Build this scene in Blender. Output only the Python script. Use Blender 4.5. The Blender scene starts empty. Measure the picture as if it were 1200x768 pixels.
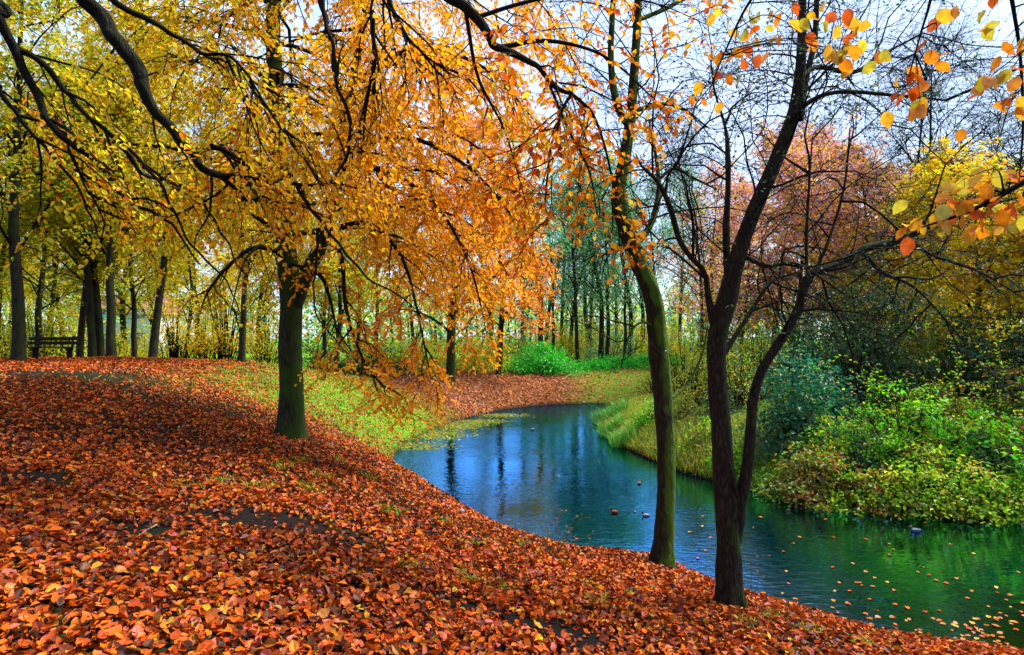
import bpy, math, numpy as np
from mathutils import Vector, noise as mnoise

# ------------------------------------------------------------------ camera, sky, sun, exposure
F, CX, HY, CAMZ = 720.0, 600.0, 395.0, 3.4          # photo pixels (1200 wide) and metres
scene = bpy.context.scene
cam_d = bpy.data.cameras.new("camera"); cam = bpy.data.objects.new("camera", cam_d)
scene.collection.objects.link(cam); scene.camera = cam
cam_d.sensor_width = 36.0; cam_d.lens = 36.0 * F / 1200.0
cam_d.shift_y = (HY - 384.0) / 1200.0
cam_d.clip_start = 0.05; cam_d.clip_end = 2000.0
cam.location = (0, 0, CAMZ); cam.rotation_euler = (math.radians(90), 0, 0)

SUN_EL, SUN_AZ = math.radians(54), math.radians(66)   # azimuth clockwise from +Y: high to the right and a little ahead, behind thin cloud
world = bpy.data.worlds.new("World"); scene.world = world; world.use_nodes = True
wn, wl = world.node_tree.nodes, world.node_tree.links
for n in list(wn): wn.remove(n)
wo = wn.new("ShaderNodeOutputWorld"); bg = wn.new("ShaderNodeBackground"); bg.inputs[1].default_value = 0.1
sky = wn.new("ShaderNodeTexSky"); sky.sky_type = 'NISHITA'; sky.sun_disc = False
sky.sun_elevation = SUN_EL; sky.sun_rotation = SUN_AZ; sky.dust_density = 1.0
tc = wn.new("ShaderNodeTexCoord"); mp = wn.new("ShaderNodeMapping"); mp.inputs['Scale'].default_value = (1.0, 1.0, 2.6)
nz = wn.new("ShaderNodeTexNoise"); nz.inputs['Scale'].default_value = 2.3; nz.inputs['Detail'].default_value = 7
nz.inputs['Roughness'].default_value = 0.55
rp = wn.new("ShaderNodeValToRGB")
rp.color_ramp.elements[0].position = 0.40; rp.color_ramp.elements[0].color = (0.16, 0.16, 0.16, 1)
rp.color_ramp.elements[1].position = 0.60; rp.color_ramp.elements[1].color = (1, 1, 1, 1)
mx = wn.new("ShaderNodeMix"); mx.data_type = 'RGBA'
mx.inputs['B'].default_value = (3.5, 4.4, 6.2, 1)
wl.new(tc.outputs['Generated'], mp.inputs[0]); wl.new(mp.outputs[0], nz.inputs['Vector'])
wl.new(nz.outputs['Fac'], rp.inputs[0]); wl.new(rp.outputs[0], mx.inputs['Factor'])
wl.new(sky.outputs[0], mx.inputs['A']); wl.new(mx.outputs['Result'], bg.inputs[0]); wl.new(bg.outputs[0], wo.inputs[0])

sun_d = bpy.data.lights.new("sun", 'SUN'); sun = bpy.data.objects.new("sun", sun_d); scene.collection.objects.link(sun)
sun_d.energy = 4.0; sun_d.angle = math.radians(24); sun_d.color = (1.0, 0.94, 0.84)
sd = Vector((math.sin(SUN_AZ) * math.cos(SUN_EL), math.cos(SUN_AZ) * math.cos(SUN_EL), math.sin(SUN_EL)))
sun.rotation_euler = sd.to_track_quat('Z', 'Y').to_euler()
sun.location = (0, 0, 40)

vs = scene.view_settings
vs.view_transform = 'Standard'; vs.look = 'None'; vs.gamma = 1.0; vs.exposure = 1.52; vs.use_curve_mapping = False
scene.cycles.use_denoising = True
scene.cycles.max_bounces = 8; scene.cycles.diffuse_bounces = 4; scene.cycles.transmission_bounces = 4
scene.cycles.transparent_max_bounces = 4; scene.cycles.caustics_reflective = False; scene.cycles.caustics_refractive = False

# ------------------------------------------------------------------ helpers
rng = np.random.default_rng(11)
COL = scene.collection
def nrmz(v): return v / np.maximum(np.linalg.norm(v, axis=-1, keepdims=True), 1e-9)
def ss(a, b, x):
    t = np.clip((x - a) / (b - a), 0, 1); return t * t * (3 - 2 * t)
def PX(px, py, Y): return np.array([(px - CX) / F * Y, Y, CAMZ - (py - HY) / F * Y])
def SH(px, py):                                      # a point on the water from its pixel
    Y = CAMZ * F / (py - HY); return ((px - CX) / F * Y, Y)
def lownoise(x, y, s, o=0.0):                        # cheap smooth noise, about -1..1
    x = x * s + o; y = y * s - 1.7 * o
    return (np.sin(x * 1.3 + 1.1 * np.sin(y * 0.9 + o)) + np.sin(y * 1.7 - 1.3 * np.sin(x * 1.1))
            + np.sin(x * 2.9 + y * 2.3 + o) * 0.6 + np.sin(x * 5.3 - y * 4.7) * 0.4) / 3.0

def props(o, label=None, cat=None, group=None, kind=None):
    if label: o["label"] = label
    if cat: o["category"] = cat
    if group: o["group"] = group
    if kind: o["kind"] = kind
    return o
def mesh_np(name, V, faces, col=None, smooth=False):
    if not isinstance(faces, list): faces = [faces]
    faces = [np.asarray(f) for f in faces if len(f)]
    me = bpy.data.meshes.new(name)
    me.vertices.add(len(V)); me.vertices.foreach_set("co", np.asarray(V, np.float32).ravel())
    nl = sum(f.size for f in faces); npoly = sum(len(f) for f in faces)
    me.loops.add(nl); me.polygons.add(npoly)
    me.loops.foreach_set("vertex_index", np.concatenate([f.ravel() for f in faces]).astype(np.int32))
    tot = np.concatenate([np.full(len(f), f.shape[1], np.int32) for f in faces])
    st = np.zeros(npoly, np.int32); st[1:] = np.cumsum(tot)[:-1]
    me.polygons.foreach_set("loop_start", st); me.polygons.foreach_set("loop_total", tot)
    me.polygons.foreach_set("use_smooth", np.full(npoly, bool(smooth)))
    if col is not None:
        a = me.color_attributes.new("col", 'FLOAT_COLOR', 'POINT')
        c = np.ones((len(V), 4), np.float32); c[:, :3] = col; a.data.foreach_set("color", c.ravel())
    me.update(calc_edges=True); me.validate()
    return me
def obj(name, me, mat=None, parent=None, **k):
    o = bpy.data.objects.new(name, me); COL.objects.link(o)
    if mat is not None and me is not None and not me.materials: me.materials.append(mat)
    if parent is not None: o.parent = parent
    return props(o, **k)
def empty(name, loc=(0, 0, 0), **k):
    o = bpy.data.objects.new(name, None); COL.objects.link(o); o.location = loc; o.empty_display_size = 0.2
    return props(o, **k)
def copy_tree(o, parent=None):
    c = o.copy(); COL.objects.link(c); c.parent = parent
    for ch in o.children:
        copy_tree(ch, c)
    return c

# ---- vectorised growth -------------------------------------------------------------------
def vgrow(S, D, L, K, wob=0.15, droop=0.0, lift=0.0):
    S = np.asarray(S, float); D = nrmz(np.asarray(D, float)); L = np.asarray(L, float)
    N = len(S); out = [S]; p = S; d = D
    for k in range(K):
        d = d + rng.normal(0, wob, (N, 3)); d[:, 2] += lift * (k / K) - droop * ((k + 1) / K)
        d = nrmz(d); p = p + d * (L / K)[:, None]; out.append(p)
    return np.stack(out, 1)
def vtubes(P, r0, r1, S, off=0, power=1.0):
    N, K1, _ = P.shape
    T = np.gradient(P, axis=1); T = nrmz(T)
    m = nrmz(P[:, -1] - P[:, 0]); ref = np.where(np.abs(m[:, 2:3]) > 0.8, np.array([[1., 0.13, 0.]]), np.array([[0., 0.1, 1.]]))
    A = nrmz(np.cross(T, ref[:, None, :])); B = np.cross(T, A)
    t = np.linspace(0, 1, K1)[None] ** power
    r = np.asarray(r0)[:, None] * (1 - t) + np.asarray(r1)[:, None] * t
    th = np.arange(S) * 2 * np.pi / S
    V = P[:, :, None, :] + r[:, :, None, None] * (A[:, :, None, :] * np.cos(th)[None, None, :, None] + B[:, :, None, :] * np.sin(th)[None, None, :, None])
    idx = np.arange(N * K1 * S).reshape(N, K1, S) + off
    a = idx[:, :-1]; b = idx[:, 1:]
    Fq = np.stack([a, np.roll(a, -1, 2), np.roll(b, -1, 2), b], -1).reshape(-1, 4)
    return V.reshape(-1, 3), Fq
class Bag:                                            # collects vertices and faces into one mesh
    def __init__(s): s.V = []; s.F = []; s.C = []; s.n = 0
    def add(s, V, Fs, C=None):
        Fs = Fs if isinstance(Fs, list) else [Fs]
        s.F += [f + s.n for f in Fs]; s.V.append(V); s.n += len(V)
        if C is not None: s.C.append(C)
    def tubes(s, P, r0, r1, S, power=1.0):
        V, f = vtubes(P, r0, r1, S, 0, power); s.add(V, f)
    def mesh(s, name, smooth=False):
        V = np.concatenate(s.V); by = {}
        for f in s.F: by.setdefault(f.shape[1], []).append(f)
        return mesh_np(name, V, [np.concatenate(v) for v in by.values()], np.concatenate(s.C) if s.C else None, smooth)
def along(P, t):                                      # P (N,K1,3), t (N,m) -> positions, tangents (N,m,3)
    K = P.shape[1] - 1; f = np.clip(t, 0, 0.9999) * K; i = f.astype(int); u = (f - i)[..., None]
    n = np.arange(len(P))[:, None]
    a = P[n, i]; b = P[n, i + 1]
    return a * (1 - u) + b * u, nrmz(b - a)
def spawn(P, n, t0, t1, ang, planar=0.75, up=0.0, jit=0.25):
    """n children on each parent; planar=1 keeps them left/right in the parent's horizontal plane"""
    N = len(P); t = t0 + (t1 - t0) * (np.arange(n)[None] + rng.random((N, n))) / n
    p, T = along(P, t)
    side = nrmz(np.cross(T, np.array([0, 0, 1.])) + 1e-4); nn = np.cross(side, T)
    alt = np.where((np.arange(n)[None] + rng.integers(0, 2, (N, 1))) % 2 == 0, 1.0, -1.0)
    phi = np.where(rng.random((N, n)) < planar, rng.normal(0, 0.3, (N, n)), rng.random((N, n)) * 6.28)
    s = (side * np.cos(phi)[..., None] + nn * np.sin(phi)[..., None]) * alt[..., None]
    a = ang + rng.normal(0, jit, (N, n))
    d = T * np.cos(a)[..., None] + s * np.sin(a)[..., None]; d[..., 2] += up
    par = np.repeat(np.arange(N), n)
    return p.reshape(-1, 3), nrmz(d.reshape(-1, 3)), t.ravel(), par
def leaf_geo(pos, ax, nrm, L, W, fold=0.22, rich=False):
    ax = nrmz(ax); side = nrmz(np.cross(ax, nrm)); nn = np.cross(side, ax); N = len(pos)
    L = L[:, None]; W = W[:, None]
    if not rich:
        V = np.stack([pos, pos + ax * L * 0.48 + side * W * 0.5 + nn * W * fold, pos + ax * L,
                      pos + ax * L * 0.48 - side * W * 0.5 + nn * W * fold], 1)
        b = (np.arange(N) * 4)[:, None]
        return V.reshape(-1, 3), np.concatenate([b + [0, 1, 2], b + [0, 2, 3]]), 4
    cu = rng.normal(-0.08, 0.16, (N, 1)) * L
    f2 = fold * (0.4 + 1.2 * rng.random((N, 1)))
    V = np.stack([pos, pos + ax * L * .28 + side * W * .47 + nn * W * f2, pos + ax * L * .66 + side * W * .42 + nn * (W * f2 + cu * .45),
                  pos + ax * L + nn * cu, pos + ax * L * .66 - side * W * .42 + nn * (W * f2 + cu * .45), pos + ax * L * .28 - side * W * .47 + nn * W * f2,
                  pos + ax * L * .45 + nn * cu * .2], 1)
    b = (np.arange(N) * 7)[:, None]
    return V.reshape(-1, 3), [np.concatenate([b + [0, 1, 2, 6], b + [6, 2, 3, 4], b + [0, 6, 4, 5]])], 7
def pick(pal, n, jit=0.18):
    c = np.array([p[1:] for p in pal], float); w = np.array([p[0] for p in pal], float)
    k = rng.choice(len(c), n, p=w / w.sum())
    return np.clip(c[k] * (1 + rng.normal(0, jit, (n, 1))) * (1 + rng.normal(0, 0.06, (n, 3))), 0.002, 0.95), k
def twig_leaves(bag, TW, n, size, pal, t0=0.12, sag=0.35, tilt=0.45, rich=False, colbias=None, scat=0.0):
    N = len(TW); t = t0 + (1 - t0) * (np.arange(n)[None] + rng.random((N, n))) / n
    p, T = along(TW, t); side = nrmz(np.cross(T, np.array([0, 0, 1.])) + 1e-4)
    alt = np.where(np.arange(n)[None] % 2 == 0, 1., -1.)[..., None]
    ax = 0.55 * T + side * alt * 0.85 + rng.normal(0, .32, (N, n, 3)); ax[..., 2] -= sag
    nm = rng.normal(0, tilt, (N, n, 3)); nm[..., 2] += 1
    M = N * n; p = p.reshape(-1, 3) + (rng.normal(0, scat, (M, 3)) if scat else 0)
    L = size * (0.7 + 0.6 * rng.random(M)); W = L * (0.58 + .16 * rng.random(M))
    c, _ = pick(pal, M)
    if colbias is not None: c = colbias(p, c)
    V, f, k = leaf_geo(p, ax.reshape(-1, 3), nm.reshape(-1, 3), L, W, rich=rich)
    bag.add(V, f, np.repeat(c, k, 0))
def cat_rom(pts, n):                                  # smooth polyline with radius in the 4th column
    p = np.asarray(pts, float); m = len(p)
    e = np.vstack([2 * p[0] - p[1], p, 2 * p[-1] - p[-2]])
    u = np.linspace(0, m - 1 - 1e-6, n); i = u.astype(int); t = (u - i)[:, None]
    a, b, c, d = e[i], e[i + 1], e[i + 2], e[i + 3]
    return 0.5 * (2 * b + (c - a) * t + (2 * a - 5 * b + 4 * c - d) * t ** 2 + (3 * b - a - 3 * c + d) * t ** 3)
def trunk_mesh(name, pts, n, S, rough=0.06, flare=0.0, lobes=5, cap=True, seed=0.0, kink=0.0):
    q = cat_rom(pts, n)
    if kink:
        for i in range(1, n - 1): q[i, :3] += (np.array(mnoise.noise_vector(Vector(q[i, :3]) * 2.1 + Vector((seed, 0, 0)))) + .45 * np.array(mnoise.noise_vector(Vector(q[i, :3]) * 6.3))) * kink
    P = q[None, :, :3]; r = np.maximum(q[:, 3], 0.003)
    T = nrmz(np.gradient(P, axis=1)); m = nrmz(P[:, -1] - P[:, 0])[0]
    ref = np.array([0., 1., 0.05]) if abs(m[2]) > 0.6 else np.array([0., .1, 1.])
    A = nrmz(np.cross(T, ref))[0]; B = np.cross(T[0], A)
    th = np.arange(S) * 2 * np.pi / S
    ln = np.concatenate([[0], np.cumsum(np.linalg.norm(np.diff(q[:, :3], axis=0), axis=1))])
    R = np.repeat(r[:, None], S, 1)
    if flare:
        fl = np.exp(-ln / (0.22 + r[0] * .6))[:, None]
        R = R * (1 + flare * fl * (0.55 + 0.75 * np.maximum(0, np.sin(th * lobes + seed + .5 * np.sin(2 * th)))[None]))
    if rough:
        for i in range(n):
            for j in range(S):
                c, s_ = math.cos(th[j]), math.sin(th[j])
                v = mnoise.noise((c * 3.2 + seed, s_ * 3.2, ln[i] * 2.2)) + .6 * mnoise.noise((c * 1.1 - seed, s_ * 1.1, ln[i] * 1.1 / max(r[0] * 3, .2)))
                v += .7 * mnoise.noise((c * 8 + seed, s_ * 8, ln[i] * 5))
                R[i, j] *= 1 + rough * v
    V = P[0][:, None] + R[..., None] * (A[:, None] * np.cos(th)[None, :, None] + B[:, None] * np.sin(th)[None, :, None])
    idx = np.arange(n * S).reshape(n, S); a, b = idx[:-1], idx[1:]
    f = np.stack([a, np.roll(a, -1, 1), np.roll(b, -1, 1), b], -1).reshape(-1, 4)
    V = V.reshape(-1, 3); fs = [f]
    if cap:
        V = np.vstack([V, q[-1:, :3] + T[0, -1:] * r[-1] * .4]); k = len(V) - 1; la = idx[-1]
        fs.append(np.stack([la, np.roll(la, -1), np.full(S, k)], -1))
    return mesh_np(name, V, fs, None, True)

# ------------------------------------------------------------------ materials
def newmat(name):
    m = bpy.data.materials.new(name); m.use_nodes = True; nt = m.node_tree
    for n in list(nt.nodes): nt.nodes.remove(n)
    out = nt.nodes.new("ShaderNodeOutputMaterial"); return m, nt.nodes, nt.links, out
def leaf_mat(name, trans=0.48, gloss=0.02, rough=0.45, flat=None, vein=True):
    m, N, L, out = newmat(name)
    if flat is None:
        at = N.new("ShaderNodeAttribute"); at.attribute_name = "col"; csock = at.outputs['Color']
    else:
        rg = N.new("ShaderNodeRGB"); rg.outputs[0].default_value = (*flat, 1); csock = rg.outputs[0]
    nz = N.new("ShaderNodeTexNoise"); nz.inputs['Scale'].default_value = 45; nz.inputs['Detail'].default_value = 3
    g = N.new("ShaderNodeNewGeometry"); L.new(g.outputs['Position'], nz.inputs['Vector'])
    mr = N.new("ShaderNodeMapRange"); mr.inputs[1].default_value = .3; mr.inputs[2].default_value = .7; mr.inputs[3].default_value = .72; mr.inputs[4].default_value = 1.2
    L.new(nz.outputs['Fac'], mr.inputs[0])
    mu = N.new("ShaderNodeMix"); mu.data_type = 'RGBA'; mu.blend_type = 'MULTIPLY'; mu.inputs['Factor'].default_value = 1
    L.new(csock, mu.inputs['A']); L.new(mr.outputs[0], mu.inputs['B'])
    d = N.new("ShaderNodeBsdfDiffuse"); t = N.new("ShaderNodeBsdfTranslucent"); gl = N.new("ShaderNodeBsdfGlossy")
    gl.inputs['Roughness'].default_value = rough
    L.new(mu.outputs['Result'], d.inputs[0]); L.new(mu.outputs['Result'], t.inputs[0])
    m1 = N.new("ShaderNodeMixShader"); m1.inputs[0].default_value = trans; L.new(d.outputs[0], m1.inputs[1]); L.new(t.outputs[0], m1.inputs[2])
    m2 = N.new("ShaderNodeMixShader"); m2.inputs[0].default_value = gloss; L.new(m1.outputs[0], m2.inputs[1]); L.new(gl.outputs[0], m2.inputs[2])
    L.new(m2.outputs[0], out.inputs[0]); return m
def bark_mat(name, c1, c2, moss=(0.05, 0.10, 0.01), mossamt=0.5, scale=1.0, bump=0.6, mossdir=(0.4, -0.3, 0.6)):
    m, N, L, out = newmat(name)
    p = N.new("ShaderNodeBsdfPrincipled"); p.inputs['Roughness'].default_value = 0.9; p.inputs['Specular IOR Level'].default_value = 0.15
    g = N.new("ShaderNodeNewGeometry"); mp = N.new("ShaderNodeMapping"); mp.inputs['Scale'].default_value = (26 * scale, 26 * scale, 6 * scale)
    L.new(g.outputs['Position'], mp.inputs[0])
    vo = N.new("ShaderNodeTexVoronoi"); vo.feature = 'DISTANCE_TO_EDGE'; vo.inputs['Scale'].default_value = 1.0
    nz = N.new("ShaderNodeTexNoise"); nz.inputs['Scale'].default_value = 1.2; nz.inputs['Detail'].default_value = 6; nz.inputs['Roughness'].default_value = .65
    nzd = N.new("ShaderNodeTexNoise"); nzd.inputs['Scale'].default_value = .9; nzd.inputs['Detail'].default_value = 2
    L.new(mp.outputs[0], nzd.inputs['Vector'])
    ad = N.new("ShaderNodeVectorMath"); ad.operation = 'MULTIPLY_ADD'; ad.inputs[1].default_value = (1.6, 1.6, 1.6)
    L.new(nzd.outputs['Color'], ad.inputs[0]); L.new(mp.outputs[0], ad.inputs[2])
    L.new(ad.outputs[0], vo.inputs['Vector']); L.new(mp.outputs[0], nz.inputs['Vector'])
    h = N.new("ShaderNodeMath"); h.operation = 'MULTIPLY_ADD'; h.inputs[1].default_value = 1.6; L.new(vo.outputs['Distance'], h.inputs[0]); L.new(nz.outputs['Fac'], h.inputs[2])
    rp = N.new("ShaderNodeValToRGB"); rp.color_ramp.elements[0].position = .35; rp.color_ramp.elements[1].position = 1.05
    rp.color_ramp.elements[0].color = (*c1, 1); rp.color_ramp.elements[1].color = (*c2, 1); L.new(h.outputs[0], rp.inputs[0])
    nm = N.new("ShaderNodeTexNoise"); nm.inputs['Scale'].default_value = 3.2; nm.inputs['Detail'].default_value = 5; L.new(g.outputs['Position'], nm.inputs['Vector'])
    dt = N.new("ShaderNodeVectorMath"); dt.operation = 'DOT_PRODUCT'; dt.inputs[1].default_value = mossdir; L.new(g.outputs['Normal'], dt.inputs[0])
    s1 = N.new("ShaderNodeMath"); s1.operation = 'MULTIPLY_ADD'; s1.inputs[1].default_value = 0.45; L.new(dt.outputs['Value'], s1.inputs[0]); L.new(nm.outputs['Fac'], s1.inputs[2])
    mr = N.new("ShaderNodeMapRange"); mr.inputs[1].default_value = .95 - .75 * mossamt; mr.inputs[2].default_value = 1.15 - .75 * mossamt; L.new(s1.outputs[0], mr.inputs[0])
    mc = N.new("ShaderNodeMix"); mc.data_type = 'RGBA'; L.new(mr.outputs[0], mc.inputs['Factor']); L.new(rp.outputs[0], mc.inputs['A'])
    mm = N.new("ShaderNodeMix"); mm.data_type = 'RGBA'; mm.inputs['A'].default_value = (*[x * .45 for x in moss], 1); mm.inputs['B'].default_value = (*[x * 1.5 for x in moss], 1)
    L.new(nz.outputs['Fac'], mm.inputs['Factor']); L.new(mm.outputs['Result'], mc.inputs['B'])
    bp = N.new("ShaderNodeBump"); bp.inputs['Strength'].default_value = bump; bp.inputs['Distance'].default_value = .03; L.new(h.outputs[0], bp.inputs['Height'])
    L.new(mc.outputs['Result'], p.inputs['Base Color']); L.new(bp.outputs[0], p.inputs['Normal']); L.new(p.outputs[0], out.inputs[0]); return m
def plain_mat(name, c, c2=None, rough=.7, scale=8.0, bump=.0, stretch=(1, 1, 1)):
    m, N, L, out = newmat(name); p = N.new("ShaderNodeBsdfPrincipled"); p.inputs['Roughness'].default_value = rough; p.inputs['Specular IOR Level'].default_value = .5 if rough < .5 else .08
    g = N.new("ShaderNodeTexCoord"); mp = N.new("ShaderNodeMapping"); mp.inputs['Scale'].default_value = stretch; L.new(g.outputs['Object'], mp.inputs[0])
    nz = N.new("ShaderNodeTexNoise"); nz.inputs['Scale'].default_value = scale; nz.inputs['Detail'].default_value = 6; L.new(mp.outputs[0], nz.inputs['Vector'])
    rp = N.new("ShaderNodeValToRGB"); c2 = c2 or tuple(x * .6 for x in c)
    rp.color_ramp.elements[0].position = .32; rp.color_ramp.elements[1].position = .68
    rp.color_ramp.elements[0].color = (*c2, 1); rp.color_ramp.elements[1].color = (*c, 1)
    L.new(nz.outputs['Fac'], rp.inputs[0]); L.new(rp.outputs[0], p.inputs['Base Color'])
    if bump:
        b = N.new("ShaderNodeBump"); b.inputs['Strength'].default_value = bump; b.inputs['Distance'].default_value = .01; L.new(nz.outputs['Fac'], b.inputs['Height']); L.new(b.outputs[0], p.inputs['Normal'])
    L.new(p.outputs[0], out.inputs[0]); return m

M_LEAF = leaf_mat("autumn_leaf"); M_GREEN = leaf_mat("green_leaf", .5, .03, .4); M_DRY = leaf_mat("fallen_leaf", .12, .02, .45)
M_GRASS = leaf_mat("grass_blade", .35, .04, .5)
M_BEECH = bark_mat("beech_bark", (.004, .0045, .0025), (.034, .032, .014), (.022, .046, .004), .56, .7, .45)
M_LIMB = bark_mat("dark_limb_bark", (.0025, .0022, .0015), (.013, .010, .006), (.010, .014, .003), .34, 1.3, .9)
M_ALDER = bark_mat("alder_bark", (.003, .0025, .0015), (.034, .024, .013), (.026, .044, .005), .36, 1.0, 1.0)
M_MOSSY = bark_mat("mossy_alder_bark", (.006, .005, .002), (.035, .028, .012), (.055, .100, .006), .66, .9, .9, (.7, -.2, .25))
M_FARBARK = bark_mat("woodland_bark", (.006, .006, .004), (.030, .027, .016), (.02, .035, .006), .4, .5, .4)
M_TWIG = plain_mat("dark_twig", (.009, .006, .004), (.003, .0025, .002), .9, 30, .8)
M_WEED = plain_mat("dry_stem", (.10, .075, .04), (.04, .03, .018), .85, 12)
M_PALEBARK = plain_mat("pale_bark", (.42, .44, .36), (.16, .17, .12), .8, 9, .3, (1, 1, .4))

# ------------------------------------------------------------------ ground form
SHORE = [(20, .2), (12, 3.4), (8, 5.2)] + [SH(*p) for p in [(1165, 760), (1105, 752), (1037, 741), (990, 728), (935, 711), (891, 700), (837, 682), (800, 665), (776, 653), (740, 652), (705, 650), (654, 640),
         (603, 625), (560, 604), (520, 582), (490, 566), (470, 553), (460, 541), (464, 531), (480, 518), (510, 503), (550, 489), (590, 480), (640, 474.5), (700, 473), (722, 476),
         (728, 484), (706, 492), (704, 500), (714, 512), (735, 527), (765, 541), (800, 555), (850, 569), (900, 581), (960, 590), (1050, 598), (1130, 605), (1200, 612)]] + [(14, 10.2), (20, 8.6)]
SHORE = np.array(SHORE)
def shore_d(x, y):
    """distance to the shoreline, positive on land"""
    sh = np.shape(x); p = np.stack([np.ravel(x), np.ravel(y)], -1).astype(float); out = np.empty(len(p))
    a = SHORE; b = np.roll(SHORE, -1, 0); ab = b - a; l2 = (ab ** 2).sum(1)
    for s in range(0, len(p), 40000):
        q = p[s:s + 40000, None]
        t = np.clip(((q - a) * ab).sum(-1) / l2, 0, 1); d = np.sqrt((((a + ab * t[..., None]) - q) ** 2).sum(-1)).min(1)
        x0, y0 = q[..., 0], q[..., 1]
        cr = ((a[:, 1] > y0) != (b[:, 1] > y0)) & (x0 < (b[:, 0] - a[:, 0]) * (y0 - a[:, 1]) / (b[:, 1] - a[:, 1] + 1e-12) + a[:, 0])
        ins = cr.sum(1) % 2 == 1
        out[s:s + 40000] = np.where(ins, -d, d)
    return out.reshape(sh)
def gz(x, y, d=None):
    x = np.asarray(x, float); y = np.asarray(y, float)
    if d is None: d = shore_d(x, y)
    far = ss(21, 31, y); right = ss(3, 7, x) * ss(7, 12, y)
    plat = 1.92 + .74 * ss(-2, -10, x) * (1 - far) - .5 * far - .45 * right * (1 - far)
    lam = 2.2 + 2.4 * ss(-2.6, 1., x) * (1 - ss(9.5, 13, y))
    land = plat * (1 - np.exp(-np.maximum(d, 0) / lam)) + .05 * lownoise(x, y, .9) * np.clip(d, 0, 1) + .02 * lownoise(x, y, 3.1, 2.) * np.clip(d * 2, 0, 1)
    bed = -1.3 * (1 - np.exp(-np.maximum(-d, 0) / 1.3))
    return np.where(d > 0, land, bed)
def gz1(x, y): return float(gz(np.array([x]), np.array([y]))[0])
def hit(px, py):
    Y = np.arange(1.5, 140, .02); X = (px - CX) / F * Y; Z = CAMZ - (py - HY) / F * Y
    k = np.where(Z <= gz(X, Y))[0]; k = k[0] if len(k) else len(Y) - 1
    return np.array([X[k], Y[k], Z[k]])
def at_px(px, Y):
    x = (px - CX) / F * Y; return np.array([x, Y, gz1(x, Y)])
def grass_w(x, y, d=None):
    """how grassy the ground is, 0..1"""
    if d is None: d = shore_d(x, y)
    n = lownoise(x, y, .8, 3.) * .35 + lownoise(x, y, 2.3, 1.) * .25
    e = np.exp(-(((x + 5.2) / 3.6) ** 2 + ((y - 20.5) / 5.0) ** 2) * 1.1)
    mead = ss(23, 28, y) * ss(-5.5, -9, x)
    rt = ss(2.0, 6.0, x) * ss(27, 29.5, y)
    back = ss(37, 41, y)
    rb = ss(4.5, 6, x) * ss(9, 13, y) * .8
    return np.clip(np.maximum.reduce([e * 1.35 + n * .7 * (e > .1), mead + n * .2, rt * .75 + n * .4 * (rt > .1), back, rb + n * .3 * (rb > .1)]), 0, 1)

def axis(lo, hi, a, b, step, gro):
    v = list(np.arange(a, b, step)); s = step; x = v[-1]
    while x < hi: s *= gro; x += s; v.append(x)
    s = step; x = v[0]; w = []
    while x > lo: s *= gro; x -= s; w.append(x)
    return np.array(w[::-1] + v)
gx, gy = axis(-420, 420, -17, 14, .2, 1.12), axis(-40, 700, 0.5, 34, .2, 1.12)
GX, GY = np.meshgrid(gx, gy); GD = shore_d(GX, GY); GZ = gz(GX, GY, GD)
nx, ny = len(gx), len(gy); gi = np.arange(nx * ny).reshape(ny, nx)
gf = np.stack([gi[:-1, :-1], gi[:-1, 1:], gi[1:, 1:], gi[1:, :-1]], -1).reshape(-1, 4)
gcol = np.zeros((nx * ny, 3)); gcol[:, 0] = grass_w(GX, GY, GD).ravel(); gcol[:, 1] = np.clip(GD, 0, 1).ravel(); gcol[:, 2] = ss(18, 27, GY).ravel()
m, N, L, out = newmat("leafy_ground")
p = N.new("ShaderNodeBsdfPrincipled"); p.inputs['Roughness'].default_value = .95; p.inputs['Specular IOR Level'].default_value = .1
at = N.new("ShaderNodeAttribute"); at.attribute_name = "col"; sp = N.new("ShaderNodeSeparateColor"); L.new(at.outputs['Color'], sp.inputs[0])
g = N.new("ShaderNodeNewGeometry")
vo = N.new("ShaderNodeTexVoronoi"); vo.inputs['Scale'].default_value = 16; L.new(g.outputs['Position'], vo.inputs['Vector'])
rp = N.new("ShaderNodeValToRGB"); cr = rp.color_ramp; cr.elements[0].color = (.012, .008, .006, 1); cr.elements[1].color = (.30, .085, .012, 1); cr.elements[0].position = .15; cr.elements[1].position = .9
e = cr.elements.new(.5); e.color = (.10, .03, .008, 1); e = cr.elements.new(.72); e.color = (.16, .05, .012, 1)
sc_ = N.new("ShaderNodeSeparateColor"); L.new(vo.outputs['Color'], sc_.inputs[0]); L.new(sc_.outputs[0], rp.inputs[0])
soil = N.new("ShaderNodeTexNoise"); soil.inputs['Scale'].default_value = 30; soil.inputs['Detail'].default_value = 6; L.new(g.outputs['Position'], soil.inputs['Vector'])
srp = N.new("ShaderNodeValToRGB"); srp.color_ramp.elements[0].color = (.003, .0025, .003, 1); srp.color_ramp.elements[1].color = (.016, .010, .008, 1); L.new(soil.outputs['Fac'], srp.inputs[0])
mfar = N.new("ShaderNodeMix"); mfar.data_type = 'RGBA'; L.new(sp.outputs[2], mfar.inputs['Factor']); L.new(srp.outputs[0], mfar.inputs['A']); L.new(rp.outputs[0], mfar.inputs['B'])
gn = N.new("ShaderNodeTexNoise"); gn.inputs['Scale'].default_value = 5; gn.inputs['Detail'].default_value = 8; gn.inputs['Roughness'].default_value = .75; L.new(g.outputs['Position'], gn.inputs['Vector'])
grp = N.new("ShaderNodeValToRGB"); grp.color_ramp.elements[0].color = (.020, .10, .005, 1); grp.color_ramp.elements[1].color = (.15, .34, .010, 1)
grp.color_ramp.elements[0].position = .32; grp.color_ramp.elements[1].position = .66; L.new(gn.outputs['Fac'], grp.inputs[0])
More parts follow.
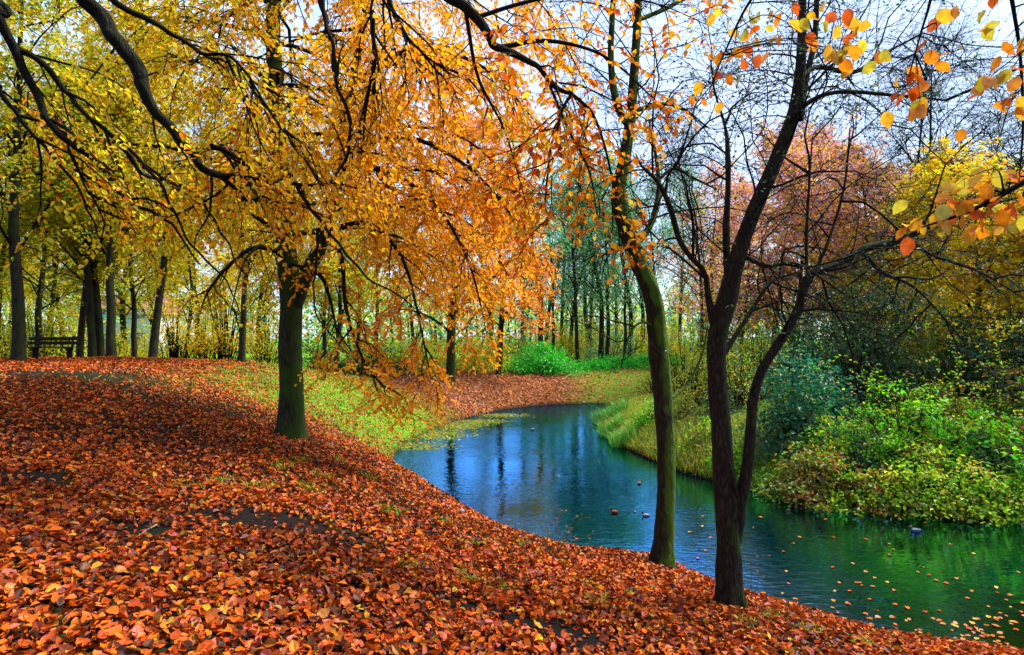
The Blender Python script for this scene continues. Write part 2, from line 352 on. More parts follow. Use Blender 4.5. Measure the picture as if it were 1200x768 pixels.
mg = N.new("ShaderNodeMix"); mg.data_type = 'RGBA'; L.new(sp.outputs[0], mg.inputs['Factor']); L.new(mfar.outputs['Result'], mg.inputs['A']); L.new(grp.outputs[0], mg.inputs['B'])
wet = N.new("ShaderNodeMix"); wet.data_type = 'RGBA'; wet.inputs['A'].default_value = (.012, .011, .008, 1)
mr = N.new("ShaderNodeMapRange"); mr.inputs[2].default_value = .22; L.new(sp.outputs[1], mr.inputs[0]); L.new(mr.outputs[0], wet.inputs['Factor']); L.new(mg.outputs['Result'], wet.inputs['B'])
bp = N.new("ShaderNodeBump"); bp.inputs['Strength'].default_value = .7; bp.inputs['Distance'].default_value = .04; L.new(soil.outputs['Fac'], bp.inputs['Height'])
L.new(wet.outputs['Result'], p.inputs['Base Color']); L.new(bp.outputs[0], p.inputs['Normal']); L.new(p.outputs[0], out.inputs[0])
obj("ground", mesh_np("ground", np.stack([GX, GY, GZ], -1).reshape(-1, 3), gf, gcol, True), m, kind="structure", label="leaf covered sloping park ground around the pond")

# ------------------------------------------------------------------ water
m, N, L, out = newmat("pond_water")
g = N.new("ShaderNodeNewGeometry")
def ripple(sc, stretch, det, rot):
    mp = N.new("ShaderNodeMapping"); mp.inputs['Scale'].default_value = stretch; mp.inputs['Rotation'].default_value = (0, 0, rot); L.new(g.outputs['Position'], mp.inputs[0])
    n = N.new("ShaderNodeTexNoise"); n.inputs['Scale'].default_value = sc; n.inputs['Detail'].default_value = det; L.new(mp.outputs[0], n.inputs['Vector']); return n.outputs['Fac']
r1 = ripple(3.2, (1, 2.4, 1), 3, .25); r2 = ripple(9, (1, 1.9, 1), 2, -.2); r3 = ripple(.35, (1, 1, 1), 2, 0)
am = N.new("ShaderNodeMapRange"); am.inputs[1].default_value = .38; am.inputs[2].default_value = .62; am.inputs[3].default_value = .35; am.inputs[4].default_value = 1.2; L.new(r3, am.inputs[0])
mu = N.new("ShaderNodeMath"); mu.operation = 'MULTIPLY_ADD'; mu.inputs[1].default_value = .35; L.new(r2, mu.inputs[0]); L.new(r1, mu.inputs[2])
mm = N.new("ShaderNodeMath"); mm.operation = 'MULTIPLY'; L.new(mu.outputs[0], mm.inputs[0]); L.new(am.outputs[0], mm.inputs[1])
bp = N.new("ShaderNodeBump"); bp.inputs['Strength'].default_value = .13; bp.inputs['Distance'].default_value = .09; L.new(mm.outputs[0], bp.inputs['Height'])
gl = N.new("ShaderNodeBsdfGlossy"); gl.inputs['Roughness'].default_value = .02; gl.inputs['Color'].default_value = (.12, .44, 1.0, 1); L.new(bp.outputs[0], gl.inputs['Normal'])
df = N.new("ShaderNodeBsdfDiffuse"); df.inputs[0].default_value = (.002, .030, .034, 1); L.new(bp.outputs[0], df.inputs['Normal'])
fr = N.new("ShaderNodeFresnel"); fr.inputs[0].default_value = 1.45; L.new(bp.outputs[0], fr.inputs['Normal'])
fm = N.new("ShaderNodeMapRange"); fm.inputs[3].default_value = .08; fm.inputs[4].default_value = 1.0; L.new(fr.outputs[0], fm.inputs[0])
ms = N.new("ShaderNodeMixShader"); L.new(fm.outputs[0], ms.inputs[0]); L.new(df.outputs[0], ms.inputs[1]); L.new(gl.outputs[0], ms.inputs[2]); L.new(ms.outputs[0], out.inputs[0])
W = SHORE.copy(); ctr = W.mean(0)
ed = np.roll(W, -1, 0) - np.roll(W, 1, 0); nrm2 = nrmz(np.stack([ed[:, 1], -ed[:, 0]], -1))
W2 = W + nrm2 * .25
if shore_d(W2[:, 0], W2[:, 1]).mean() < 0: W2 = W - nrm2 * .25
obj("water", mesh_np("water", np.c_[W2, np.zeros(len(W2))], np.arange(len(W2))[None]), m, kind="structure", label="rippled blue green pond water")

# ------------------------------------------------------------------ palettes (weight, r, g, b)
P_GOLD = [(3.2, .90, .54, .008), (2.6, .92, .40, .006), (1.0, .86, .24, .004), (2.4, .88, .68, .015), (1.4, .52, .50, .012), (.15, .55, .06, .006)]
P_YGRN = [(3, .66, .56, .012), (2.6, .38, .50, .014), (1.6, .84, .54, .012), (1.6, .12, .30, .02), (.8, .86, .36, .008)]
P_ORNG = [(3, .88, .27, .005), (2, .82, .17, .005), (2.4, .88, .40, .008), (.7, .55, .07, .008), (.6, .78, .54, .02)]
P_FALL = [(3.8, .50, .098, .003), (3.0, .36, .044, .003), (1.0, .42, .14, .008), (1.9, .18, .024, .004), (1.5, .06, .015, .006), (.3, .48, .26, .015), (.35, .36, .085, .08)]
P_DARKG = [(3, .018, .055, .014), (2, .03, .085, .016), (1, .05, .11, .02), (.5, .012, .045, .03)]
P_TEAL = [(3, .008, .13, .085), (2, .015, .19, .08), (1.5, .04, .20, .04), (.5, .22, .22, .02)]
P_BRAM = [(3, .10, .56, .006), (2.4, .34, .66, .01), (1.6, .02, .16, .006), (.8, .5, .46, .02), (.3, .42, .16, .02)]
P_BRAMY = [(3, .36, .64, .010), (1.2, .72, .62, .02), (2.4, .12, .52, .008), (1., .05, .16, .01), (.7, .5, .18, .02)]
P_BRAMB = [(2.4, .30, .11, .02), (1.6, .12, .05, .014), (2, .10, .30, .012), (1.4, .36, .36, .02), (1, .03, .10, .01)]
P_BUSH = [(3, .02, .46, .02), (2, .06, .58, .02), (1.2, .008, .18, .02)]
P_PINK = [(2.2, .88, .34, .16), (2.2, .78, .30, .40), (2.6, .92, .44, .03), (1.6, .58, .34, .56), (1.8, .84, .64, .02)]
P_BGRN = [(3, .20, .48, .10), (2.6, .07, .42, .26), (2.0, .46, .56, .04), (1.8, .06, .34, .36)]
P_ALDL = [(3, .02, .075, .03), (1, .06, .12, .03), (.5, .20, .16, .02)]
P_GRS = [(3, .10, .32, .006), (2, .22, .40, .008), (1.2, .42, .42, .015), (.8, .46, .30, .02)]
P_DRYG = [(3, .44, .44, .02), (2, .52, .40, .04), (1.5, .22, .40, .012)]
P_REED = [(3, .05, .34, .03), (2, .10, .40, .02), (1, .28, .40, .03)]

# ------------------------------------------------------------------ big golden beech on the left bank
def px_path(pts): return np.array([list(PX(a, b, c)) + [r] for a, b, c, r in pts])
def sink(path, dz=.12):                                # root a path in the ground
    p = path.copy(); b = p[0].copy(); b[2] -= dz; return np.vstack([b, p])
def levels(limbs, lr, nb, lb, nt, lt, nl, size, pal, bagW, bagL, b0=.2, droopb=.35, droopt=.4, ang=.9, wob=.16, bias=None, rich=False, planar=.8, up=0., sag=.35, scat=.0, tilt=.45, tr=.006, br=.014, KB=5, push=None, keep=None):
    p, d, t, par = spawn(limbs, nb, b0, 1.0, ang, planar, up)
    if push is not None: d = nrmz(d + np.array(push))
    BL = lb * (0.6 + .7 * rng.random(len(p))) * (1.12 - .55 * t)
    B = vgrow(p, d, BL, KB, wob, droopb)
    if keep is not None: B = B[keep(B[:, -1]) | keep(B[:, -1])]
    bagW.tubes(B, br * (.7 + .6 * rng.random(len(B))), np.full(len(B), .003), 4)
    p, d, t, par = spawn(B, nt, .12, 1.0, .8, planar, up * .5)
    if keep is not None: kk = keep(p); p, d = p[kk], d[kk]
    TL = lt * (0.5 + .9 * rng.random(len(p)))
    T = vgrow(p, d, TL, 3, wob, droopt); bagW.tubes(T, np.full(len(p), tr), np.full(len(p), .0015), 3)
    if nl: twig_leaves(bagL, T, nl, size, pal, colbias=bias, rich=rich, sag=sag, scat=scat, tilt=tilt)
    return B, T

base = hit(340, 511)
YA = base[1]; print("big beech at", base)
root = empty("beech_tree", tuple(base), label="large golden beech with dark trunk on the leafy slope by the pond", cat="tree")
def local(path, r): q = path.copy(); q[:, :3] -= np.array(r.location); return q
tp = px_path([(340, 511, YA, .235), (342, 460, YA, .215), (340, 410, YA, .205), (341, 350, YA, .195), (334, 280, YA, .18), (327, 180, YA, .155), (322, 90, YA, .14), (320, 0, YA, .12), (326, -120, YA, .085), (322, -260, YA, .03)])
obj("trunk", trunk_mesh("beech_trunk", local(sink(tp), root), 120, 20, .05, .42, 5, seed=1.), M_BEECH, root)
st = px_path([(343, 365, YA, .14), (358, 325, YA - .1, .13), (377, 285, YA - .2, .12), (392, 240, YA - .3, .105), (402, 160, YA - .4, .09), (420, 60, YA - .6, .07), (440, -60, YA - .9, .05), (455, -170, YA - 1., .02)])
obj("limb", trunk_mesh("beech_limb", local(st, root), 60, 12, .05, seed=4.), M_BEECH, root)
def beech_limbs(path, n, z0, z1, l0, l1, az=None, lift=.35, dr=.30, K=9):
    q = cat_rom(path, 200); z = np.linspace(z0, z1, n) + rng.normal(0, .15, n)
    i = np.clip(np.searchsorted(q[:, 2], z), 0, 199); S = q[i, :3]
    a = rng.random(n) * 6.283 if az is None else az
    D = np.stack([np.cos(a), np.sin(a), np.full(n, lift) + rng.normal(0, .15, n)], -1)
    Ls = (l0 + (l1 - l0) * rng.random(n)) * (1 - .3 * ss(.2, .9, -np.sin(a)))
    return vgrow(S, D, Ls, K, .11, dr), np.maximum(q[i, 3] * .33, .03)
bw, bl = Bag(), Bag()
azs = (np.arange(30) * 2.39996) % 6.283
LA, ra = beech_limbs(tp, 30, 5.2, 11.5, 3.0, 5.6, azs, .42, .26)
LB, rb = beech_limbs(st, 16, 5.0, 10.5, 2.8, 5.0, (np.arange(16) * 1.1 - 1.9) % 6.283, .3, .3)
# long low boughs that arch out over the bank and droop to the grass
low = []
for pts in ([(385, 270, YA - .2), (430, 262, YA - .9), (470, 300, YA - 1.3), (490, 370, YA - 1.6), (505, 445, YA - 1.7)],
            [(380, 280, YA - .2), (400, 300, YA - 1.), (405, 360, YA - 1.6), (425, 420, YA - 2.), (450, 455, YA - 2.)],
            [(398, 200, YA - .3), (450, 200, YA - .8), (510, 240, YA - 1.2), (550, 310, YA - 1.5), (570, 390, YA - 1.6)],
            [(395, 230, YA - .3), (440, 215, YA + .6), (500, 240, YA + 1.2), (560, 270, YA + 1.6), (600, 330, YA + 1.8)],
            [(338, 300, YA), (300, 290, YA - .8), (270, 310, YA - 1.3), (245, 340, YA - 1.6), (232, 372, YA - 1.8)],
            [(334, 280, YA), (290, 250, YA + .6), (240, 250, YA + 1.0), (190, 280, YA + 1.2), (150, 310, YA + 1.2)],
            [(336, 310, YA), (372, 320, YA - .9), (385, 345, YA - 1.2), (392, 375, YA - 1.4), (396, 400, YA - 1.5)],
            [(400, 180, YA - .4), (470, 160, YA - 1.), (540, 190, YA - 1.3), (590, 240, YA - 1.5), (622, 300, YA - 1.5)],
            [(410, 100, YA - .5), (480, 60, YA - .9), (550, 70, YA - 1.), (600, 110, YA - 1.), (640, 160, YA - 1.)]):
    low.append(cat_rom(np.array([PX(*q) for q in pts]), 10))
LC = np.array(low); rc = np.full(len(LC), .05)
for k, (l, r) in enumerate(zip(np.concatenate([LA, LB, LC]), np.concatenate([ra, rb, rc]))):
    q = np.c_[l, np.linspace(r, .008, len(l))]
    if k % 3 == 0 or k >= 46: obj("limb", trunk_mesh("beech_limb", local(q, root), 20, 6, 0), M_TWIG if k >= 46 else M_BEECH, root)
    else: bw.tubes(l[None], [r], [.008], 6)
def ppx(p): return CX + F * p[:, 0] / p[:, 1], HY - F * (p[:, 2] - CAMZ) / p[:, 1]
def keepA(p):                                          # the crown is thin around its trunk and stops well above the slope
    v_ = p[:, 2]; r_ = np.hypot(p[:, 0] - base[0], p[:, 1] - base[1]); q = rng.random(len(p))
    side = p[:, 0] < base[0] + 1.2
    return ~((side & (v_ < 4.0) & (q < .85)) | (side & (v_ < 5.2) & (q < .45)) | ((r_ < 2.2) & (v_ < 4.6) & (q < .5)))
def biasA(p, c):                                       # greener and yellower towards the left, redder in clumps
    w = ss(-3.8, -8, p[:, 0])[:, None] * .6
    r_ = (lownoise(p[:, 0] + p[:, 2], p[:, 1] - p[:, 2], 1.1, 5.) > .35)[:, None] * .5 * ss(-7, -3, p[:, :1])
    o_ = ss(-5.0, -1.0, p[:, 0])[:, None] * .62
    c = c * (1 - w) + np.array([.60, .60, .012]) * w; c = c * (1 - o_) + np.array([.92, .33, .006]) * o_
    return c * (1 - r_) + np.array([.86, .24, .005]) * r_
levels(np.concatenate([LA, LB]), None, 11, 1.7, 8, .62, 10, .086, P_GOLD, bw, bl, bias=biasA, b0=.25, keep=keepA)
levels(LC, None, 15, 1.05, 7, .48, 12, .086, P_GOLD, bw, bl, b0=.12, droopb=.5, bias=biasA, keep=keepA)
V0 = np.array(base)
for b in (bw, bl): b.V = [v - V0 for v in b.V]
obj("branchwork", bw.mesh("beech_branchwork", True), M_TWIG, root, kind="stuff")
obj("crown", bl.mesh("beech_crown"), M_LEAF, root, kind="stuff")

# ------------------------------------------------------------------ beech outside the left edge, boughs hanging into view
def overhang(name, label, tx, ty, top, limbs, build):
    b = np.array([tx, ty, gz1(tx, ty)]); root = empty(name, tuple(b), label=label, cat="tree")
    tp = np.array([[tx, ty, b[2] - .1, .42], [tx, ty, b[2] + 1.2, .36], [tx + .1, ty, b[2] + 4, .31], [tx, ty + .1, b[2] + 7, .25], [tx + .1, ty, top, .1]])
    obj("trunk", trunk_mesh(name + "_trunk", local(tp, root), 60, 16, .05, .35, 5, seed=tx), M_BEECH, root)
    bw, bl = Bag(), Bag(); build(root, bw, bl, tp, b)
    for g_ in (bw, bl): g_.V = [v - b for v in g_.V]
    if bw.V: obj("branchwork", bw.mesh(name + "_branchwork", True), M_TWIG, root, kind="stuff")
    if bl.V: obj("crown", bl.mesh(name + "_crown"), M_LEAF, root, kind="stuff")
    return root
def left_beech(root, bw, bl, tp, b):
    T = lambda z: [b[0], b[1], z]
    mains = [
        [T(8.6) + [.13], list(PX(40, -90, 6.6)) + [.11], list(PX(100, 0, 7.2)) + [.095], list(PX(140, 52, 7.3)) + [.085], list(PX(160, 85, 7.4)) + [.08], list(PX(178, 125, 7.5)) + [.065], list(PX(222, 172, 7.7)) + [.055],
         list(PX(248, 205, 7.8)) + [.045], list(PX(290, 212, 8.)) + [.035], list(PX(345, 214, 8.2)) + [.027], list(PX(380, 212, 8.4)) + [.02], list(PX(402, 198, 8.6)) + [.01]],
        [T(7.6) + [.10], list(PX(-40, -20, 6.8)) + [.075], list(PX(4, 25, 7.)) + [.06], list(PX(18, 62, 7.1)) + [.05], list(PX(45, 115, 7.2)) + [.042], list(PX(72, 158, 7.3)) + [.035], list(PX(110, 190, 7.5)) + [.03],
         list(PX(150, 232, 7.6)) + [.024], list(PX(190, 255, 7.7)) + [.018], list(PX(235, 310, 7.8)) + [.01]],
        [list(PX(18, 52, 7.1)) + [.04], list(PX(48, 70, 7.2)) + [.034], list(PX(85, 115, 7.4)) + [.03], list(PX(135, 165, 7.5)) + [.026], list(PX(170, 200, 7.7)) + [.022], list(PX(215, 222, 7.8)) + [.018], list(PX(255, 260, 8.)) + [.014], list(PX(290, 330, 8.)) + [.007]],
        [T(9.4) + [.09], list(PX(90, -60, 8.)) + [.06], list(PX(138, 2, 8.6)) + [.045], list(PX(190, 36, 8.8)) + [.035], list(PX(235, 62, 9.)) + [.024], list(PX(270, 75, 9.2)) + [.018], list(PX(320, 110, 9.4)) + [.012], list(PX(372, 170, 9.5)) + [.006]],
        [T(9.0) + [.10], list(PX(330, -170, 5.4)) + [.075], list(PX(480, -60, 5.2)) + [.06], list(PX(530, 0, 5.2)) + [.045], list(PX(560, 22, 5.2)) + [.04], list(PX(585, 55, 5.2)) + [.034], list(PX(620, 72, 5.2)) + [.026], list(PX(650, 95, 5.2)) + [.02], list(PX(672, 108, 5.2)) + [.016],
         list(PX(660, 128, 5.2)) + [.012], list(PX(652, 160, 5.2)) + [.01], list(PX(646, 215, 5.2)) + [.008], list(PX(640, 265, 5.2)) + [.004]],
        [list(PX(248, 170, 7.7)) + [.03], list(PX(262, 175, 7.8)) + [.022], list(PX(278, 195, 7.8)) + [.016], list(PX(285, 207, 7.9)) + [.008]],
        [T(9.6) + [.08], list(PX(330, -120, 7.)) + [.05], list(PX(375, 0, 7.)) + [.03], list(PX(388, 60, 7.)) + [.026], list(PX(397, 120, 7.)) + [.02], list(PX(410, 165, 7.)) + [.014], list(PX(440, 190, 7.)) + [.006]],
        [list(PX(258, 208, 7.9)) + [.03], list(PX(275, 222, 7.9)) + [.026], list(PX(292, 235, 7.9)) + [.02], list(PX(310, 232, 7.9)) + [.014], list(PX(345, 262, 8.)) + [.006]],
        *[[list(PX(x_, y_, 7.4)) + [r_] for x_, y_, r_ in q_] for q_ in (
            [(345, 214, .022), (372, 250, .020), (395, 285, .017), (430, 325, .014), (470, 350, .010), (500, 372, .004)],
            [(375, 268, .020), (372, 300, .016), (369, 340, .012), (372, 372, .009), (400, 405, .006), (428, 440, .003)],
            [(230, 60, .020), (275, 70, .018), (310, 125, .015), (340, 165, .012), (372, 215, .008), (395, 262, .004)],
            [(250, 205, .018), (248, 240, .014), (236, 275, .008), (228, 300, .003)],
            [(404, 200, .020), (412, 160, .020), (398, 100, .022), (385, 40, .024), (372, -20, .03), (340, -120, .05)],
            [(140, 165, .022), (185, 215, .018), (215, 275, .014), (262, 330, .010), (290, 375, .004)],
            [(75, 160, .016), (90, 205, .013), (118, 250, .010), (118, 285, .007), (138, 320, .003)],
            [(452, -60, .03), (456, 5, .020), (480, 45, .016), (512, 75, .012), (545, 92, .006), (575, 120, .003)],
            [(436, -40, .02), (438, 60, .014), (430, 120, .010), (428, 162, .004)])],
        [list(PX(0, 100, 6.9)) + [.03], list(PX(30, 150, 7.)) + [.022], list(PX(80, 200, 7.1)) + [.016], list(PX(100, 250, 7.2)) + [.012], list(PX(125, 300, 7.3)) + [.006]]]
    arr = []
    for k, mpts in enumerate(mains):
        q = np.array(mpts)
        if k not in (4, 6):
            i0 = 1 if k in (0, 1, 3) else 0; c_ = np.array([0, 0, CAMZ]); q[i0:, :3] = c_ + (q[i0:, :3] - c_) * .78; q[i0:, 3] *= .78
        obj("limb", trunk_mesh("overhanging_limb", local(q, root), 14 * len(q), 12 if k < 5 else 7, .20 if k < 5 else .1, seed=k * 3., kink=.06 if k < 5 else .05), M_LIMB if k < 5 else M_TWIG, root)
        c = cat_rom(q, 24)[:, :3]; arr.append(c[8:] if k in (0, 1, 3, 4, 6) else c[::1][:16])
    L5 = np.array([cat_rom(np.c_[a, np.zeros(len(a))], 12)[:, :3] for a in arr])
    sel = [0, 1, 2, 3, 5, 6, 7] + list(range(8, len(mains)))
    def bias(p, c):
        o_ = ss(-3.2, -.8, p[:, 0])[:, None] * .7; c = c * (1 - o_) + np.array([.92, .34, .006]) * o_
        w = (lownoise(p[:, 0] * 1.3, p[:, 2] * 1.3, .9, 2.)[:, None] > .1) * .45
        w = w * (1 - o_)
        return c * (1 - w) + np.array([.60, .58, .012]) * w
    levels(L5[sel], None, 9, 1.1, 7, .48, 9, .062, P_GOLD, bw, bl, b0=.05, bias=bias, ang=.8, keep=lambda p: p[:, 2] > 4.25 + .5 * rng.random(len(p)), push=(0, .75, .05), rich=True)
    ex = []
    for q_ in ([(590, 55, .022), (640, 48, .018), (700, 62, .013), (745, 95, .008), (775, 130, .003)], [(668, 108, .016), (695, 135, .013), (712, 185, .010), (722, 245, .007), (728, 305, .003)],
               [(560, 20, .020), (620, 2, .016), (690, -8, .012), (770, 5, .007), (830, 30, .003)], [(640, 90, .014), (665, 150, .010), (690, 200, .008), (700, 255, .003)], [(545, 10, .02), (560, 90, .014), (590, 150, .010), (610, 215, .006), (625, 270, .003)]):
        q = np.array([list(PX(a_, b_, 5.2 + .1 * k)) + [r_] for k, (a_, b_, r_) in enumerate(q_)]); obj("limb", trunk_mesh("overhanging_limb", local(q, root), 30, 7, .1), M_TWIG, root); ex.append(cat_rom(q, 12)[:, :3])
    levels(np.array(ex), None, 11, .5, 4, .3, 5, .064, P_ORNG + [(2, .8, .5, .02)], bw, bl, b0=.1, droopb=.15, droopt=.25, ang=1.0, planar=.5, rich=True, br=.006, tr=.003)
    # sparse orange leaves against the bright sky in the middle
    levels(L5[[4]], None, 20, 1.0, 6, .42, 6, .068, P_ORNG, bw, bl, b0=.02, droopb=.2, droopt=.3, ang=1.0, planar=.55, rich=True, br=.008, tr=.0035)
overhang("overhanging_beech", "beech mostly out of view whose long dark boughs of golden leaves hang over the slope", -6.8, 3.6, 12., None, left_beech)

# ------------------------------------------------------------------ beech at the right edge, near orange leaves
def right_beech(root, bw, bl, tp, b):
    mains = [
        [[b[0], b[1], 6.0, .09], list(PX(1420, 80, 3.2)) + [.05], list(PX(1300, 150, 3.1)) + [.03], list(PX(1230, 195, 3.0)) + [.018], list(PX(1180, 225, 3.0)) + [.013], list(PX(1130, 250, 3.0)) + [.009], list(PX(1075, 268, 3.0)) + [.003]],
        [[b[0], b[1], 6.8, .08], list(PX(1330, -160, 3.4)) + [.04], list(PX(1180, -60, 3.3)) + [.016], list(PX(1186, 0, 3.2)) + [.010], list(PX(1195, 60, 3.2)) + [.008], list(PX(1199, 140, 3.1)) + [.006], list(PX(1194, 215, 3.0)) + [.003]],
        [[b[0], b[1], 7.4, .09], list(PX(1150, -330, 3.9)) + [.05], list(PX(1000, -170, 4.1)) + [.03], list(PX(930, -60, 4.2)) + [.018], list(PX(880, 0, 4.2)) + [.010], list(PX(850, 60, 4.2)) + [.006], list(PX(830, 110, 4.2)) + [.003]],
        [[b[0], b[1], 7.1, .07], list(PX(1240, -260, 3.2)) + [.03], list(PX(1120, -80, 3.1)) + [.014], list(PX(1085, 20, 3.1)) + [.006], list(PX(1065, 90, 3.1)) + [.003]]]
    lo = [obj("limb", trunk_mesh("near_limb", local(np.array(q), root), 40, 8, .05, seed=k * 2.), M_TWIG, root) for k, q in enumerate(mains)]
    # clusters of large leaves: pixel, depth, number, spread, owner limb
    cl = [(880, 30, 4.2, 9, 26, 2), (858, 75, 4.2, 10, 28, 2), (850, 5, 4.2, 7, 22, 2), (820, 112, 4.2, 6, 16, 2), (940, 40, 3.6, 7, 22, 2), (958, 10, 3.6, 5, 20, 2), (975, 55, 3.4, 7, 22, 2), (1000, 45, 3.3, 9, 22, 2), (985, 65, 3.4, 5, 20, 2), (1005, 15, 3.5, 4, 16, 2),
          (1095, 22, 3.1, 5, 20, 3), (1090, 68, 3.1, 5, 16, 3), (1060, 92, 3.1, 5, 18, 3), (1055, 120, 3.1, 4, 14, 3), (1078, 120, 3.1, 3, 12, 3), (1085, 95, 3.1, 3, 12, 3), (1118, 158, 3.1, 1, 3, 3),
          (1165, 8, 3.2, 6, 22, 1), (1180, 45, 3.2, 4, 18, 1), (1155, 95, 3.1, 7, 20, 1), (1190, 115, 3.0, 6, 16, 1), (1175, 98, 3.1, 4, 16, 1), (1192, 60, 3.1, 2, 12, 1),
          (1080, 262, 3.0, 8, 18, 0), (1105, 245, 3.0, 9, 22, 0), (1130, 235, 3.0, 9, 22, 0), (1150, 250, 3.0, 9, 24, 0), (1175, 262, 3.0, 8, 24, 0), (1185, 235, 3.0, 8, 22, 0), (1160, 215, 3.0, 8, 22, 0), (1130, 210, 3.0, 5, 18, 0), (1190, 205, 3.0, 6, 18, 0),
          (905, 55, 4.0, 3, 14, 2), (925, 20, 4.0, 3, 14, 2), (1020, 70, 3.4, 3, 12, 2)]
    protos = {}
    for (x, y, Y, n, s, lim) in cl:
        q = cat_rom(np.array(mains[lim]), 60)[:, :3]; c = PX(x, y, Y); j = np.argmin(((q - c) ** 2).sum(1)); a = q[max(j - 6, 0)]
        mid = (a + c) / 2 + np.array([rng.normal(0, .05), rng.normal(0, .08), .06]); tw = cat_rom(np.array([a, mid, c]), 8)[None]
        bw.tubes(tw, [.005], [.0015], 4)
        for k in range(n):
            u = rng.random() ** .6; pos = c + np.array([rng.normal(0, s * .55), 0, rng.normal(0, s * .42)]) / F * Y + np.array([0, rng.normal(0, .07), 0])
            st = tw[0][min(7, int(4 + 4 * rng.random()))]
            bw.tubes(np.linspace(st, pos, 3)[None], [.0014], [.001], 3)
            key = (int(rng.integers(0, 4)), int(rng.choice(4, p=[.3, .38, .17, .15])))
            if key not in protos: protos[key] = big_leaf(*key)
            o = bpy.data.objects.new("leaf", protos[key]); COL.objects.link(o); o.parent = lo[lim]
            o.location = Vector(pos) - Vector(root.location)
            o.rotation_euler = (rng.normal(-.95, .45), rng.normal(0, .55), rng.normal(0, 1.3)); sc = .082 * (.75 + .5 * rng.random()); o.scale = (sc, sc, sc)
LEAFCOL = [leaf_mat("leaf_gold", .5, .03, .4, (.74, .40, .02)), leaf_mat("leaf_orange", .5, .03, .4, (.74, .25, .01)), leaf_mat("leaf_red", .45, .03, .4, (.58, .10, .008)), leaf_mat("leaf_lime", .5, .03, .4, (.52, .44, .03))]
FALLCOL = [leaf_mat("fallen_orange", .1, .025, .45, (.46, .095, .003)), leaf_mat("fallen_rust", .1, .025, .45, (.34, .044, .003)), leaf_mat("fallen_tan", .1, .025, .45, (.38, .13, .012)), leaf_mat("fallen_brown", .1, .025, .45, (.09, .022, .006)), leaf_mat("fallen_yellow", .1, .025, .45, (.46, .25, .018))]
def big_leaf(shape, colour, mats=None):
    """one beech leaf about one unit long, folded along the midrib with a wavy edge"""
    r = np.random.default_rng(100 + shape); ts = np.array([0, .12, .3, .5, .7, .87, 1.]); w = np.array([.0, .2, .33, .36, .28, .15, 0])
    cu = r.normal(0, .22); tw = r.normal(0, .3); fo = .12 + .3 * r.random(); V = []; 
    for i, t in enumerate(ts):
        z = cu * (t - .5) ** 2 * 2 + .03 * math.sin(9 * t + shape); wob = .025 * math.sin(17 * t + shape * 2)
        a = tw * (t - .5)
        for s in (-1, 0, 1):
            hx, hz = s * w[i], abs(s) * (w[i] * fo + wob)
            V.append((hx * math.cos(a) - hz * math.sin(a), t, z + hx * math.sin(a) + hz * math.cos(a)))
    fs = []
    for i in range(6):
        b = i * 3; fs += [(b, b + 1, b + 4, b + 3), (b + 1, b + 2, b + 5, b + 4)]
    V.append((.0, -.22, .02)); V.append((.02, -.22, .02)); k = len(V); tri = np.array([[k - 2, k - 1, 1]])
    me = mesh_np("beech_leaf", np.array(V), [np.array(fs), tri], None, True)
    me.materials.append((mats or LEAFCOL)[colour]); return me
overhang("waterside_beech", "beech mostly out of view with large orange leaves dangling over the pond", 6.2, 1.2, 11., None, right_beech)

# ------------------------------------------------------------------ the two alders at the water's edge
def alder(name, label, mat, stems, nb, lb, leafn, seed, extra=None):
    b = stems[0][0][:3]; root = empty(name, tuple(b), label=label, cat="tree"); bw, bl = Bag(), Bag(); arr = []
    for k, q in enumerate(stems):
        q = np.array(q); n = max(20, int(np.linalg.norm(np.diff(q[:, :3], axis=0), axis=1).sum() / (.05 if k < 2 else .09)))
        nm = "trunk" if k == 0 else "limb"
        obj(nm, trunk_mesh(name + "_" + nm, local(sink(q) if k == 0 else q, root), n, 22 if k < 2 else 10, 1.0 * (.11 if k < 2 else .07), .55 if k == 0 else 0, 5, seed=seed + k), mat, root)
        arr.append(q)
    for k, q in enumerate(arr):
        c = cat_rom(q, 13)[:, :3]; t0 = .55 if k == 0 else .1
        ln = np.linalg.norm(np.diff(c, axis=0), axis=1).sum()
        n = max(3, int(nb * ln * (1 - t0)))
        p, d, t, _ = spawn(c[None], n, t0, 1., 1.0, .35, .12)
        hi = p[:, 2] > 3.15 + .4 * rng.random(n); p, d = p[hi], d[hi]; n = len(p)
        if n == 0: continue
        d[:, 1] = np.where(d[:, 1] < 0, d[:, 1] * .5, d[:, 1])
        B = vgrow(p, d, lb * (.5 + .9 * rng.random(n)), 7, .24, .04); bw.tubes(B, .012 * (.5 + .8 * rng.random(n)), np.full(n, .003), 4)
        p, d, t, _ = spawn(B, 7, .15, 1., .85, .4, .05); T = vgrow(p, d, .55 * (.4 + rng.random(len(p))), 4, .26, .08); bw.tubes(T, np.full(len(p), .0042), np.full(len(p), .0016), 3)
        p, d, t, _ = spawn(T, 4, .2, 1., .8, .4, .05); T2 = vgrow(p, d, .28 * (.4 + rng.random(len(p))), 2, .3, .1); bw.tubes(T2, np.full(len(p), .0022), np.full(len(p), .0012), 3)
        s = rng.random(len(T2)) < leafn
        if s.any(): twig_leaves(bl, T2[s], 3, .034, P_ALDL, .3, .4, .7, rich=True)
    if extra: extra(bw, bl)
    for g_ in (bw, bl): g_.V = [v - b for v in g_.V]
    obj("branchwork", bw.mesh(name + "_branchwork", True), M_TWIG, root, kind="stuff")
    if bl.V: obj("crown", bl.mesh(name + "_crown"), M_GREEN, root, kind="stuff")
    return root
c0 = hit(776, 664); YC = c0[1]; print("mossy alder at", c0)
def pp(lst, Y): return [list(PX(a, b, Y + dy)) + [(w * .80 if w > 9 else w * .95) / 2 / F * (Y + dy)] for a, b, dy, w in lst]
